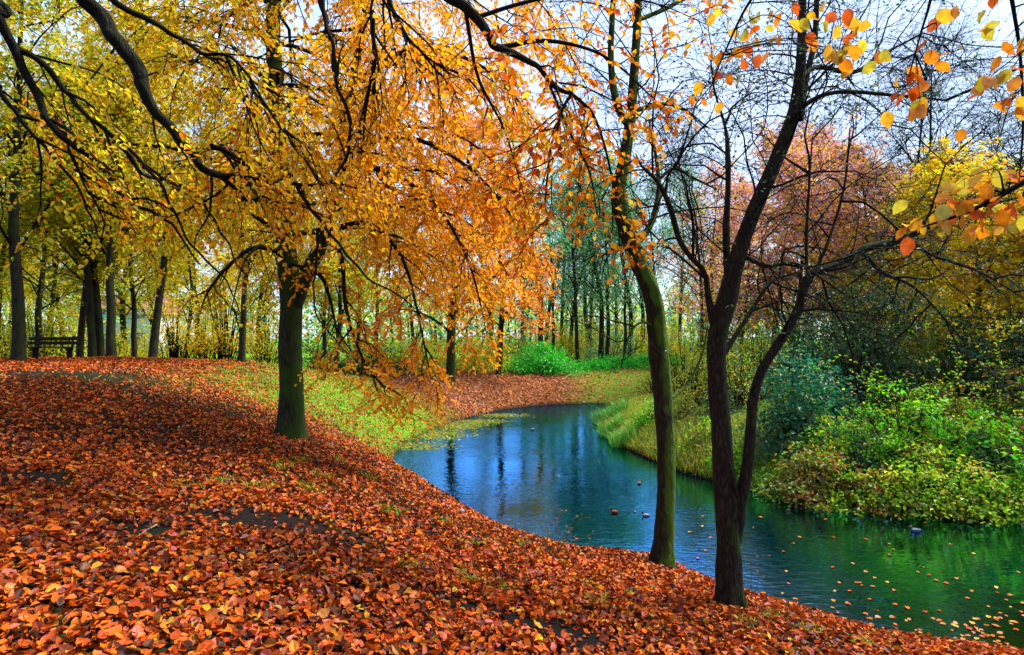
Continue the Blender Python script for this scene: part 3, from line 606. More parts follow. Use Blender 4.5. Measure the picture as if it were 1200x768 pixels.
alder("mossy_alder", "leaning alder with bright moss on its curved trunk at the pond edge", M_MOSSY, [
    np.array(pp([(776, 664, 0, 30), (779, 610, 0, 27), (781, 550, 0, 26), (777, 470, 0, 27), (771, 400, 0, 28), (765, 350, 0, 27), (748, 305, .05, 25), (734, 268, .1, 25), (725, 228, .1, 22), (731, 190, .1, 18), (739, 140, .1, 15), (744, 70, .1, 13), (748, 0, .1, 11), (752, -120, .1, 8), (756, -240, .1, 3)], YC)),
    np.array(pp([(737, 150, .1, 9), (722, 118, .0, 9), (716, 75, -.1, 8), (717, 30, -.2, 7), (722, -50, -.3, 5), (730, -140, -.3, 2)], YC)),
    np.array(pp([(741, 290, .1, 12), (760, 268, .25, 10), (770, 240, .4, 8), (772, 215, .5, 6), (768, 180, .6, 4), (760, 140, .7, 2)], YC)),
    np.array(pp([(745, 25, .1, 6), (790, 5, .4, 5), (840, -30, .8, 3), (880, -80, 1., 1.5)], YC)),
    np.array(pp([(770, 385, 0, 4), (752, 378, -.2, 3), (738, 392, -.3, 2.4), (728, 430, -.3, 1.4)], YC)),
    np.array(pp([(783, 470, 0, 6), (805, 450, .2, 4), (822, 418, .3, 3), (830, 380, .4, 1.5)], YC)),
    np.array(pp([(744, 130, .1, 6), (775, 122, .3, 5), (800, 128, .5, 4), (830, 150, .8, 2)], YC))], 5.2, 1.25, .4, 21.)
d0 = hit(854, 711); YD = d0[1]; print("forked alder at", d0)
alder("forked_alder", "dark forked alder with one stem bending sideways over the pond", M_ALDER, [
    np.array(pp([(854, 711, 0, 34), (854, 670, 0, 33), (853, 620, 0, 33), (849, 560, 0, 31), (845, 500, 0, 28), (840, 440, 0, 27), (841, 395, 0, 27), (852, 350, 0, 28), (862, 310, 0, 24), (874, 272, 0, 22), (892, 228, 0, 21), (913, 180, 0, 20), (930, 135, 0, 19), (937, 90, 0, 15), (940, 30, 0, 12), (941, -50, 0, 10), (945, -180, 0, 4)], YD)),
    np.array(pp([(856, 665, .03, 12), (863, 625, .0, 19), (868, 590, -.02, 18), (876, 545, -.04, 17), (880, 500, -.04, 15), (883, 465, -.04, 14), (895, 430, -.04, 13), (918, 394, -.04, 13), (936, 360, -.03, 12), (947, 325, 0, 12), (968, 314, .05, 11), (1000, 301, .15, 9.5), (1015, 290, .2, 10), (1050, 283, .3, 9), (1080, 270, .4, 7), (1110, 256, .5, 6), (1160, 240, .6, 4), (1210, 228, .7, 2)], YD)),
    np.array(pp([(838, 385, 0, 14), (830, 350, -.05, 8), (826, 320, -.1, 7), (808, 300, -.2, 6.5), (795, 278, -.2, 7), (786, 245, -.25, 7), (776, 222, -.3, 6), (768, 210, -.3, 5), (752, 195, -.4, 3), (745, 180, -.5, 1.5)], YD)),
    np.array(pp([(852, 345, .1, 12), (852, 310, .2, 10), (851, 270, .25, 9), (853, 225, .3, 7), (853, 185, .35, 7), (850, 150, .4, 4), (838, 110, .45, 2)], YD)),
    np.array(pp([(937, 140, 0, 9), (945, 90, .2, 8), (955, 45, .3, 7), (958, -20, .4, 6), (965, -100, .5, 3)], YD)),
    np.array(pp([(920, 150, 0, 7), (948, 120, -.2, 6), (985, 108, -.4, 5), (1050, 112, -.6, 4), (1110, 118, -.7, 2)], YD)),
    np.array(pp([(936, 92, 0, 6), (960, 78, .3, 5), (1000, 85, .5, 5), (1030, 66, .7, 4), (1080, 40, .9, 2)], YD)),
    np.array(pp([(946, 335, 0, 4), (945, 280, .1, 4), (948, 220, .15, 3), (952, 160, .2, 1.5)], YD)),
    np.array(pp([(955, 322, 0, 4), (975, 270, .1, 3.4), (990, 215, .2, 3), (996, 150, .2, 1.5)], YD)),
    np.array(pp([(770, 212, -.3, 4), (790, 198, -.2, 4), (815, 210, -.1, 3), (840, 222, 0, 2)], YD)),
    np.array(pp([(845, 420, 0, 7), (880, 365, .2, 5), (905, 330, .3, 4), (940, 318, .3, 2)], YD)),
    np.array(pp([(870, 300, 0, 7), (900, 312, -.2, 5), (935, 310, -.3, 4), (990, 345, -.5, 2)], YD)),
    np.array(pp([(868, 600, 0, 5), (855, 545, -.2, 4), (850, 520, -.2, 2)], YD)),
    np.array(pp([(1010, 295, .2, 6), (1035, 320, .4, 5), (1075, 340, .6, 3), (1130, 400, .8, 1.5)], YD)),
    np.array(pp([(1060, 280, .3, 5), (1095, 300, .6, 4), (1150, 320, .8, 3), (1200, 350, 1., 1.5)], YD))], 5.4, 1.2, .36, 33.)

# ------------------------------------------------------------------ generic trees and shrubs
def gtree(name, H, r, nl=6, size=.1, pal=P_YGRN, t0=.3, nlimb=18, spread=.36, nb=7, nt=5, wob=.1, mat=M_FARBARK, sag=.3, lift=.5, scat=.05, lean=0., droop=.12, leafmat=None, planar=.45, tfac=1.):
    """tree at the origin; returns the un-labelled root"""
    root = empty(name); bw, bl = Bag(), Bag()
    T = vgrow(np.zeros((1, 3)) - [[0, 0, .15]], np.array([[lean, 0, 1.]]), np.array([H]), 12, .05, 0)
    q = np.c_[T[0], np.linspace(r, r * .12, 13)]
    obj("trunk", trunk_mesh(name + "_trunk", q, 40, 9, .06, .35, 4, seed=H), mat, root)
    p, d, t, _ = spawn(T, nlimb, t0, .98, 1.0, 0., lift)
    Lb = vgrow(p, d, H * spread * (.7 + .5 * rng.random(len(p))) * (1.15 - .7 * (t - t0) / (1 - t0)), 7, wob, droop)
    bw.tubes(Lb, r * .3 * (1.1 - .7 * t), np.full(len(p), .01), 5)
    levels(Lb, None, nb, H * spread * .42, nt, .62 * tfac, nl, size, pal, bw, bl, b0=.2, droopb=droop, droopt=.2, planar=planar, up=.1, wob=.18, sag=sag, scat=scat, tilt=.6, tr=.007, br=.016, KB=4)
    obj("branchwork", bw.mesh(name + "_branchwork", True), M_TWIG if mat is not M_PALEBARK else M_TWIG, root, kind="stuff")
    if bl.V: obj("crown", bl.mesh(name + "_crown"), leafmat or M_LEAF, root, kind="stuff")
    return root
def plant(root, px, Y, label, group=None, rot=0., s=1., sz=None, z=None):
    a = at_px(px, Y); root.location = (a[0], a[1], a[2] if z is None else z); root.rotation_euler = (0, 0, rot); root.scale = (s, s, sz or s)
    props(root, label, "tree", group); return root

# woodland trees behind the bench
W1 = gtree("woodland_tree", 13, .19, 13, .125, P_YGRN, .24, 22, .30, 8, 6)
W2 = gtree("woodland_tree", 12, .17, 13, .125, P_YGRN, .26, 20, .30, 8, 6)
W3 = gtree("woodland_tree", 11, .15, 13, .125, P_YGRN + P_GOLD, .26, 20, .33, 8, 6)
G1 = "woodland trees behind the bench"
plant(W1, 21, 19, "thick dark trunked tree growing right beside the bench", None, .4)
plant(W2, 131, 22.5, "single straight dark trunk between the twin trunks and the hedge", None, 1.2)
plant(W3, 178, 23.5, "broad dark trunked tree near the golden hedge shrubs", None, 2.2, 1.1)
for src, px, Y, lb, rt, s in ((W1, 94, 24.5, "slim trunked tree just past the end of the bench", 2., .72), (W2, 108, 23.4, "one of the twin trunks growing close together past the bench", 3., .9), (W1, 117, 23.8, "one of the twin trunks growing close together past the bench", 5., .85),
                          (W2, 157, 25.5, "pale mossy thin trunk behind the golden leaves past the bench", 4., .72), (W3, 283, 21.5, "slender trunk with root flare on the grass behind the big golden beech", 1., .82)):
    plant(copy_tree(src), px, Y, lb, "twin trunks past the bench" if "twin" in lb else None, rt, s)
LBL = "yellow green background tree rising beyond the meadow behind the bench"
for i, (px, Y, s) in enumerate(((-70, 30, 1.0), (-150, 22, .9), (55, 33, 1.05), (75, 44, 1.2), (145, 38, 1.1), (215, 36, 1.0), (232, 46, 1.2), (300, 42, 1.1), (345, 48, 1.15), (395, 38, 1.), (440, 44, 1.1), (485, 50, 1.2), (-20, 48, 1.2), (120, 56, 1.3), (270, 58, 1.3), (380, 60, 1.3), (-100, 36, 1.1), (-5, 26, 1.0), (-60, 20, .95), (45, 26, .9), (10, 38, 1.1), (180, 52, 1.25), (95, 36, .9), (330, 36, .9), (420, 56, 1.2))):
    plant(copy_tree((W1, W2, W3)[i % 3 if i % 4 else 0]), px, Y, LBL, "yellow green trees beyond the meadow", i * 1.7, s, s * (.75 + .1 * (i % 3)))
# orange beech on the far bank
OB = gtree("orange_beech", 14.5, .25, 15, .12, P_ORNG, .17, 34, .32, 9, 7, .1, M_BEECH, .35, .28, .04, 0., .3, planar=.75)
plant(OB, 527, 31, "vivid orange beech with a thick dark trunk on the far bank", None, .6)
OB2 = gtree("orange_beech", 11.5, .2, 13, .12, P_ORNG, .2, 24, .34, 8, 6, .1, M_BEECH, .35, .28, .04, 0., .3, planar=.75)
plant(OB2, 585, 35, "smaller orange beech beside the round green bush on the far bank", None, 1.6)
# tall thin bluish trees in the middle distance
B1 = gtree("slender_tree", 15, .20, 6, .14, P_BGRN, .22, 22, .24, 7, 5, .1, M_FARBARK, .2, 1.0, .12, tfac=1.3)
B2 = gtree("slender_tree", 14, .16, 6, .14, P_BGRN, .24, 20, .22, 7, 5, .1, M_FARBARK, .2, 1.0, .12, tfac=1.3)
plant(B1, 632, 39, "slender tree with pale green leaves directly behind the round green bush", None, .3)
plant(B2, 678, 43, "slender tree with pale green leaves behind the ivy bank", "slender trees behind the ivy bank", 1.)
for i, (src, px, Y, s) in enumerate(((B1, 704, 46, 1.1), (B2, 712, 44, 1.), (B2, 656, 52, 1.1), (B1, 738, 48, 1.05), (B2, 766, 45, .95), (B1, 690, 58, 1.25), (B2, 725, 60, 1.2), (B1, 640, 62, 1.2), (B2, 795, 52, 1.1), (B1, 826, 58, 1.15), (B1, 668, 48, .9), (B2, 690, 50, .95), (B1, 752, 56, 1.1), (B2, 648, 45, .85), (B2, 610, 54, 1.1), (B1, 575, 58, 1.1), (B2, 732, 42, .8))):
    plant(copy_tree(src), px, Y, "slender tree with pale green leaves behind the ivy bank", "slender trees behind the ivy bank", i * 2.1, s)
# pink and orange trees beyond the right bank
R1 = gtree("pinkish_tree", 12.5, .16, 9, .16, P_PINK, .15, 30, .34, 7, 5, scat=.1)
R2 = gtree("pinkish_tree", 11, .15, 9, .16, P_PINK, .15, 28, .36, 7, 5, scat=.1)
plant(R1, 905, 33, "tree with pink and orange leaves beyond the right bank shrubs", "pink and orange trees beyond the right bank", .2)
plant(R2, 985, 30, "tree with pink and orange leaves beyond the right bank shrubs", "pink and orange trees beyond the right bank", 1.)
for i, (src, px, Y, s) in enumerate(((R1, 840, 40, 1.), (R2, 1060, 34, 1.), (R1, 1120, 40, 1.05), (R2, 1190, 34, 1.), (R1, 1010, 46, 1.1), (R2, 940, 44, 1.05), (R1, 1270, 38, 1.), (R2, 870, 48, 1.1), (R1, 925, 27, .8), (R2, 1015, 25, .8), (R2, 865, 29, .75), (R1, 1090, 52, 1.2), (R2, 1160, 50, 1.2), (R2, 1240, 48, 1.1))):
    plant(copy_tree(src), px, Y, "tree with pink and orange leaves beyond the right bank shrubs", "pink and orange trees beyond the right bank", 2 + i * 1.3, s)
GT = gtree("golden_tree", 7.2, .13, 17, .12, P_GOLD + [(9, .80, .66, .015), (3, .5, .52, .012)], .12, 28, .42, 8, 6, lift=.3, droop=.25, planar=.7)
plant(GT, 1150, 19, "golden leaved spreading tree behind the bright green brambles", None, .5)
GT2 = copy_tree(GT); plant(GT2, 1275, 17, "golden leaved tree at the outer end of the bramble bank", None, 2.5, 1.05)
GT3 = copy_tree(GT); plant(GT3, 1035, 24, "golden leaved tree rising behind the dark holly", None, 4.5, .95)
# pale slim pole-like birch, and thin saplings near the mossy trunk
BI = gtree("birch_sapling", 5.2, .028, 4, .06, P_YGRN, .45, 9, .2, 4, 3, mat=M_PALEBARK); plant(BI, 868, 19, "slim pale stemmed birch sapling between the alders and the teal shrub")

def shrub(name, label, px, Y, rx, h, pal, ncl=60, per=40, size=.07, ry=None, group=None, mat=None, sig=.16, zlow=.05, stems=30, cat="shrub", upn=.5, dx=0., dy=0., flatb=.55):
    a = at_px(px, Y); a = a + [dx, dy, 0]; a[2] = gz1(a[0], a[1]); root = empty(name, tuple(a), label=label, cat=cat, group=group)
    ry = ry or rx; bw, bl = Bag(), Bag()
    u = rng.normal(0, 1, (ncl, 3)); u = nrmz(u); u[:, 2] = np.abs(u[:, 2]); rad = rng.random(ncl) ** .45
    lump = 1 + .22 * np.sin(u[:, 0] * 5 + px) * np.sin(u[:, 1] * 4 + Y) + .12 * np.sin(u[:, 2] * 9)
    c = u * (rad * lump)[:, None] * [rx, ry, h] + [0, 0, zlow]
    c[:, 2] += gz(a[0] + c[:, 0], a[1] + c[:, 1]) - a[2]
    S = c[:, :] * [.15, .15, 0] + rng.normal(0, .08 * rx, (ncl, 3)) * [1, 1, 0]
    S[:, 2] = gz(a[0] + S[:, 0], a[1] + S[:, 1]) - a[2] - .05
    mid = S * .45 + c * .55; mid[:, 2] = S[:, 2] * .3 + c[:, 2] * .7 + .08 * h
    st = np.stack([S, S * .6 + mid * .4, mid, mid * .5 + c * .5 + [0, 0, .04 * h], c], 1)[:stems]
    bw.tubes(st, np.full(len(st), .008 + .006 * h), np.full(len(st), .003), 4)
    M = ncl * per; ci = np.repeat(np.arange(ncl), per)
    s_ = sig * (.6 + .8 * rng.random(ncl))[ci][:, None]
    pos = c[ci] + rng.normal(0, 1, (M, 3)) * s_ * [1.15, 1.15, flatb]
    gr = gz(a[0] + pos[:, 0], a[1] + pos[:, 1]) - a[2]; pos[:, 2] = np.maximum(pos[:, 2], gr + .02)
    ax = nrmz(pos - c[ci]) + rng.normal(0, .5, (M, 3)); ax[:, 2] -= .25
    nm = nrmz(pos) * .5 + rng.normal(0, .55, (M, 3)); nm[:, 2] += upn
    base, _ = pick(pal, ncl, .2); own, _ = pick(pal, M, .25); mixw = .5
    L_ = size * (.6 + .8 * rng.random(M)); V, f, k = leaf_geo(pos, ax, nm, L_, L_ * .62)
    bl.add(V, f, np.repeat(base[ci] * mixw + own * (1 - mixw), k, 0))
    obj("stem", bw.mesh(name + "_stem", True), M_TWIG, root, kind="stuff")
    obj("foliage", bl.mesh(name + "_foliage"), mat or M_GREEN, root, kind="stuff")
    return root
# far bank
shrub("evergreen_bush", "rounded bright green evergreen bush on the far bank", 633, 36, 2.3, 1.45, P_BUSH, 150, 45, .13, 1.4, sig=.24)
for i, (px, Y, rx, h) in enumerate(((694, 38, 1.5, .5), (724, 39, 1.7, .6), (754, 40, 1.7, .7), (785, 38, 1.6, .8))):
    shrub("ivy_bush", "low spreading green ivy bush under the slender trees", px, Y, rx, h, P_BUSH, 80, 40, .12, 1.2, "low ivy bushes under the slender trees", sig=.22)
for i, (px, Y, rx, h, pal) in enumerate(((560, 36, 2.2, 1.9, P_YGRN), (470, 34, 2.2, 2.0, P_YGRN), (505, 37, 2.0, 1.7, P_YGRN), (600, 42, 2.2, 2.6, P_YGRN), (655, 47, 2.4, 2.8, P_YGRN), (740, 50, 2.6, 3.0, P_YGRN), (700, 53, 2.6, 2.6, P_YGRN), (790, 46, 2.2, 2.6, P_YGRN), (625, 50, 2.6, 3.2, P_BGRN), (675, 50, 2.4, 3.4, P_YGRN), (715, 47, 2.2, 3.0, P_BGRN), (765, 54, 2.6, 3.6, P_YGRN), (815, 50, 2.6, 3.4, P_BGRN), (690, 66, 3., 4.2, P_YGRN), (650, 68, 3., 4.2, P_YGRN), (735, 66, 3., 4.4, P_YGRN), (780, 68, 3., 4.4, P_YGRN))):
    shrub("understory_shrub", "yellow green understory shrub among the trees of the far bank", px, Y, rx, h, pal, 80, 36, .13, None, "understory shrubs of the far bank", sig=.32, stems=40)
for i, (px, Y, rx, h) in enumerate(((385, 30, 1.9, 1.5), (425, 31, 2.0, 1.4), (455, 33, 1.8, 1.3))):
    shrub("dark_hedge_shrub", "dark green hedge shrub on the grass behind the golden beech", px, Y, rx, h, P_DARKG, 90, 40, .1, 1.2, "dark hedge shrubs behind the golden beech", sig=.26)
# hedge by the meadow, left
for i, (px, Y, rx, h) in enumerate(((205, 28, 1.7, 3.0), (236, 29, 1.6, 2.8), (262, 28, 1.5, 3.1), (312, 30, 1.6, 2.6))):
    shrub("hedge_shrub", "golden leaved hedge shrub with dark stems at the meadow edge", px, Y, rx, h, P_YGRN + P_GOLD, 70, 26, .10, 1.0, "golden hedge shrubs at the meadow edge", M_LEAF, .34, 1.0, 60)
for i, (px, Y, rx, h) in enumerate(((-25, 25, 2.0, 3.2), (48, 27, 1.9, 3.0), (76, 28, 1.6, 2.5), (8, 30, 2.0, 3.4), (140, 31, 1.8, 2.2), (172, 33, 1.7, 2.4))):
    shrub("thicket_shrub", "yellow green thicket shrub behind the bench", px, Y, rx, h, P_YGRN, 90, 32, .10, 1.2, "thicket shrubs behind the bench", M_LEAF, .34, .3, 60)
# right bank
shrub("holly_bush", "tall dark green holly beside the teal shrub", 1012, 16.5, 1.9, 3.5, P_DARKG, 220, 34, .12, 1.5, sig=.22, stems=60)
shrub("holly_bush", "dark evergreen bush behind the brambles under the golden tree", 1155, 16, 1.6, 2.3, P_DARKG, 140, 32, .12, 1.3, sig=.22)
shrub("teal_shrub", "blue green leafy shrub close to the forked alder", 928, 14.6, 1.05, 1.9, P_TEAL, 120, 30, .11, .9, sig=.17)
shrub("teal_shrub", "smaller blue green shrub between the dark holly and the teal shrub", 965, 15.2, .8, 1.5, P_TEAL, 80, 28, .10, .8, sig=.16)
P_YG2 = [(2, .30, .34, .02), (2, .16, .26, .02), (1, .46, .36, .03)]
for i, (px, Y, rx, h) in enumerate(((812, 19.5, .9, 1.6), (838, 21, 1.0, 2.0), (862, 19, .9, 1.5), (890, 20.5, 1.0, 2.2), (800, 25, 1.2, 2.2), (770, 27, 1.2, 2.0))):
    shrub("bank_sapling_bush", "thin yellow green bush with upright stems between the two alders", px, Y, rx, h, P_YG2, 60, 20, .07, .8, "thin bushes between the alders", M_LEAF, .22, .4, 60)
bram = [(905, 12.9, .7, .55), (950, 12.6, .75, .7), (990, 12.3, .8, .75), (1030, 12.1, .8, .7), (1070, 11.95, .8, .75), (1110, 11.8, .8, .75), (1150, 11.7, .8, .8), (1190, 11.6, .8, .8), (1235, 11.5, .9, .8),
        (970, 13.6, .8, .95), (1015, 13.3, .85, 1.05), (1060, 13.1, .85, 1.15), (1105, 13.0, .9, 1.15), (1150, 12.9, .9, 1.1), (1195, 12.8, .9, 1.1), (1040, 14.4, .9, 1.2), (1090, 14.3, .9, 1.35), (1140, 14.2, .9, 1.25), (1200, 14.3, .9, 1.2), (1240, 13.4, 1., 1.1)]
BV = [("bright green", P_BRAM), ("yellowing", P_BRAMY), ("half withered brown and green", P_BRAMB), ("bright green", P_BRAM), ("yellowing", P_BRAMY)]
for i, (px, Y, rx, h) in enumerate(bram):
    nm_, pal_ = BV[(i * 7 + i // 3) % 5]; row = "trailing into the pond water" if i < 9 else ("in the middle of the right bank" if i in (9, 10, 11, 12, 13, 14, 19) else "high on the bank below the golden tree")
    shrub("bramble_bush", nm_ + " bramble bush " + row, px, Y, rx * 1.05, h * (.7 + .75 * ((i * 5) % 7) / 6), pal_, 58, 30, .055 + .05 * ((i * 3) % 5) / 4, .8, nm_ + " brambles " + row, M_GREEN, .115, .03, 60, flatb=.4)
for i, (px, Y, rx, h, pal_, lb) in enumerate(((1005, 13.0, .5, .9, P_DARKG, "small dark green bush pushing up among the brambles near the teal shrub"), (1085, 12.6, .45, .8, P_BRAMB, "small withered brown bush in the middle of the brambles"), (1165, 12.3, .5, .95, P_DARKG, "small dark green bush among the outer brambles"),
        (935, 12.9, .5, .6, P_BRAMB, "withered brown bush at the waterline near the forked alder"), (860, 14.6, .6, .5, P_BRAM, "low bright green weeds at the waterline behind the forked alder"), (825, 16.2, .6, .55, P_BRAMY, "low yellow green weeds at the waterline between the alders"), (760, 19.5, .6, .6, P_BRAM, "low bright green weeds at the waterline behind the mossy alder"),
        (1125, 11.6, .5, .4, P_BRAMB, "withered brown growth hanging to the water under the brambles"), (1030, 11.9, .5, .4, P_BRAMB, "low withered brown growth at the water under the bright brambles"), (845, 17.5, .7, 1.0, P_DARKG, "dark green bush on the bank framed by the forked alder"), (800, 18.5, .6, .8, P_YG2, "olive bush on the grassy bank between the alders"))):
    shrub("bank_bush", lb, px, Y, rx, h, pal_, 40, 28, .085, .45, None, M_GREEN, .12, .03, 40)
for i, (px, Y, h) in enumerate(((1000, 13.4, 2.0), (1050, 13.8, 2.4), (1120, 13.2, 2.2), (1170, 13.6, 2.6), (960, 14.2, 2.2), (1090, 14.6, 2.8), (880, 15.5, 2.6), (1195, 12.6, 1.8))):
    a = at_px(px, Y); root = empty("bank_sapling", tuple(a), label="thin leggy sapling standing up out of the brambles", cat="sapling", group="saplings among the brambles"); bw, bl = Bag(), Bag()
    St = vgrow(np.c_[rng.normal(0, .06, (4, 2)), np.full(4, -.05)], np.c_[rng.normal(0, .22, (4, 2)), np.ones(4)], h * (.6 + .5 * rng.random(4)), 8, .07, .02); bw.tubes(St, np.full(4, .012), np.full(4, .003), 5)
    p, d, t, _ = spawn(St, 7, .3, 1., .8, .2, .25); T = vgrow(p, d, .45 * (.4 + rng.random(len(p))), 4, .15, .03); bw.tubes(T, np.full(len(p), .004), np.full(len(p), .0015), 3)
    twig_leaves(bl, T, 5, .07, P_BRAMY + [(1.5, .7, .25, .02)], .3, .4, .6)
    obj("stem", bw.mesh("sapling_stem", True), M_WEED, root, kind="stuff"); obj("foliage", bl.mesh("sapling_foliage"), M_GREEN, root, kind="stuff")
# taller growth behind the brambles closes the view
for i, (px, Y, rx, h, pal_, lb) in enumerate(((1085, 17.5, 1.4, 2.6, P_YG2, "olive green shrub between the dark holly and the golden tree"), (1215, 16.5, 1.5, 2.8, P_DARKG, "dark green shrub at the outer end of the bramble bank"), (900, 24, 1.6, 2.6, P_YG2, "olive green shrub behind the teal shrub"),
        (955, 22, 1.7, 3.2, P_TEAL, "tall blue green shrub behind the dark holly"), (850, 27, 1.8, 2.8, P_YG2, "olive green shrub framed by the forked alder"), (1120, 22, 1.9, 3.0, P_YGRN, "yellow green shrub deep behind the bramble bank"), (1030, 21, 1.8, 3.4, P_DARKG, "dark green shrub directly behind the holly"), (1190, 24, 2.0, 3.2, P_YGRN, "yellow leaved shrub behind the outer brambles"))):
    shrub("bank_shrub", lb, px, Y, rx, h, pal_, 150, 42, .10, 1.1, None, M_GREEN, .26, .1, 50)
SB = gtree("bare_tree", 13, .11, 2, .05, P_ALDL, .25, 22, .30, 9, 7, .14, lift=.8, tfac=1.6)
plant(SB, 1060, 25, "tall nearly bare dark tree rising behind the bramble bank", "bare trees behind the bramble bank", .3)
for px, Y, rt in ((1150, 27, 2.), (1235, 22, 1.), (820, 32, 5.), (1100, 22, 3.), (980, 30, 4.), (1190, 30, .5)): plant(copy_tree(SB), px, Y, "tall nearly bare dark tree rising behind the bramble bank", "bare trees behind the bramble bank", rt)

# ------------------------------------------------------------------ grasses
def blades(pos, h, pal, lean=.45, w=.006, hk=None):
    M = len(pos); a = rng.random(M) * 6.283; H = h * (.5 + .9 * rng.random(M)); le = lean * (.3 + rng.random(M))
    d = np.stack([np.cos(a), np.sin(a), np.zeros(M)], -1); s = np.stack([-np.sin(a), np.cos(a), np.zeros(M)], -1) * (w * (.6 + .8 * rng.random(M)))[:, None]
    m_ = pos + d * (H * le * .35)[:, None] + np.array([0, 0, 1.]) * (H * .6)[:, None]; t = pos + d * (H * le)[:, None] + np.array([0, 0, 1.]) * (H * (1 - .25 * le))[:, None]
    V = np.stack([pos - s, pos + s, m_ + s * .7, m_ - s * .7, t], 1).reshape(-1, 3); b = (np.arange(M) * 5)[:, None]
    c, _ = pick(pal, M, .25); return V, [b + [0, 1, 2, 3], b + [3, 2, 4]], np.repeat(c, 5, 0)
def scatter(n, x0, x1, y0, y1, dens):
    x = x0 + (x1 - x0) * rng.random(n); y = y0 + (y1 - y0) * rng.random(n); d = shore_d(x, y)
    k = rng.random(n) < dens(x, y, d) * (d > .03); x, y, d = x[k], y[k], d[k]; return x, y, gz(x, y, d)
bag = Bag()
x, y, z = scatter(130000, -12, 2, 12, 31, lambda x, y, d: grass_w(x, y, d) ** 1.3 * .75); bag.add(*blades(np.stack([x, y, z - .01], -1), .085, P_GRS, .6, .006))
x, y, z = scatter(34000, -28, -5, 22, 38, lambda x, y, d: grass_w(x, y, d) * .7); bag.add(*blades(np.stack([x, y, z - .01], -1), .16, P_GRS, .5, .013))
x, y, z = scatter(28000, -4, 14, 27, 40, lambda x, y, d: grass_w(x, y, d) * .6); bag.add(*blades(np.stack([x, y, z - .01], -1), .13, P_GRS + P_DRYG, .6, .012))
x, y, z = scatter(22000, 4, 15, 9, 20, lambda x, y, d: .5 + 0 * x); bag.add(*blades(np.stack([x, y, z - .01], -1), .22, P_GRS + P_DRYG, .8, .006))
obj("grass", bag.mesh("grass"), M_GRASS, kind="stuff", label="short green grass growing through the leaves", cat="grass")
bag = Bag()                                            # pale tussocky grass on the point of the right bank
x, y, z = scatter(40000, 3, 7.5, 14.5, 25, lambda x, y, d: (d < 2.6) * .95); bag.add(*blades(np.stack([x, y, z - .01], -1), .24, P_DRYG + P_GRS, 1.1, .007))
obj("bank_grass", bag.mesh("bank_grass"), M_GRASS, kind="stuff", label="long yellow green grass drooping over the bank behind the mossy alder", cat="grass")
def tuft(name, label, pos, n, h, pal, spread, lean=.7, w=.006, group=None, cat="grass tuft"):
    root = np.array(pos, float); q = np.c_[np.clip(rng.normal(0, spread, (n, 2)), -1.3 * spread, 1.3 * spread), np.zeros(n)]; q[:, 2] = np.maximum(gz(root[0] + q[:, 0], root[1] + q[:, 1]), -.04) - root[2] - .01
    V, f, c = blades(q, h, pal, lean, w); return obj(name, mesh_np(name, V, f, c), M_GRASS, label=label, cat=cat, group=group), V
for i, (px, py) in enumerate(((708, 494), (722, 488), (716, 508), (730, 522))):
    a = hit(px, py); o, _ = tuft("reed_clump", "bright green reed clump at the water on the point of the right bank", a, 420, .5, P_REED, .28, .8, .009, "reed clumps on the point", "reeds"); o.location = a
for i, (px, py) in enumerate(((262, 566), (331, 548), (365, 575), (305, 572), (378, 560), (222, 573), (455, 600), (520, 612), (430, 560), (585, 690), (690, 690), (700, 705), (545, 680), (612, 640), (905, 725), (880, 735), (948, 742), (655, 615), (480, 668), (560, 640), (740, 700), (395, 540), (350, 540), (1010, 756))):
    a = hit(px, py); o, _ = tuft("grass_tuft", "small tuft of green grass poking through the fallen leaves", a, 90, .07 if py > 600 else .085, P_GRS, .06 if py > 600 else .10, 1.3, .004, "grass tufts among the fallen leaves"); o.location = a
for i, (px, py) in enumerate(((500, 512), (528, 501), (556, 494), (585, 487), (482, 523), (540, 497), (512, 508))):
    x_, y_ = SH(px, py); a = np.array([x_ + .15, y_ - .1, 0.0]); n = 500
    q = np.c_[rng.normal(0, .55, n), rng.normal(0, .35, n), np.full(n, .006)]; ax = np.c_[rng.normal(0, 1, (n, 2)), np.full(n, .12)]; nm = np.c_[rng.normal(0, .25, (n, 2)), np.ones(n)]
    L_ = .10 * (.5 + rng.random(n)); V, f, k = leaf_geo(q, ax, nm, L_, L_ * .5, .1); c, _ = pick([(3, .20, .30, .02), (2, .34, .32, .03), (1, .40, .22, .02)], n)
    o = obj("pondweed_mat", mesh_np("pondweed_mat", V, f, np.repeat(c, k, 0)), M_GREEN, label="floating mat of yellow green pondweed along the far left shore", cat="pondweed", kind="stuff"); o.location = a

# ------------------------------------------------------------------ fallen leaves
NC = 510000
x = -18 + 28 * rng.random(NC); y = 1.2 + 26.8 * rng.random(NC) ** 1.25
x = np.r_[x, rng.uniform(-6.6, 6.6, 60000)]; y = np.r_[y, rng.uniform(1.6, 6.6, 60000)]
k = (np.abs(x) < .86 * y + 1.1); x, y = x[k], y[k]; d = shore_d(x, y)
pat = [(hit(325, 612), 1.2, .5), (hit(80, 438), 2.2, 1.5), (hit(650, 742), .55, .25), (hit(172, 622), .3, .2), (hit(40, 560), .5, .3), (hit(560, 716), .5, .12)]
bare = np.zeros(len(x))
for (c_, ax_, ay_) in pat: bare = np.maximum(bare, np.exp(-(((x - c_[0]) / ax_) ** 2 + ((y - c_[1]) / ay_) ** 2) ** 1.6))
gw = grass_w(x, y, d)
keep = (1.0 - .35 * ss(6, 14, y)) * (1 - .95 * bare) * (1 - .5 * gw) * (.92 + .2 * lownoise(x, y, 1.7, 4.)) * (d > .02) * (1 - ss(3.5, 5.5, x) * ss(9, 11, y))
k = rng.random(len(x)) < keep; x, y, d = x[k], y[k], d[k]
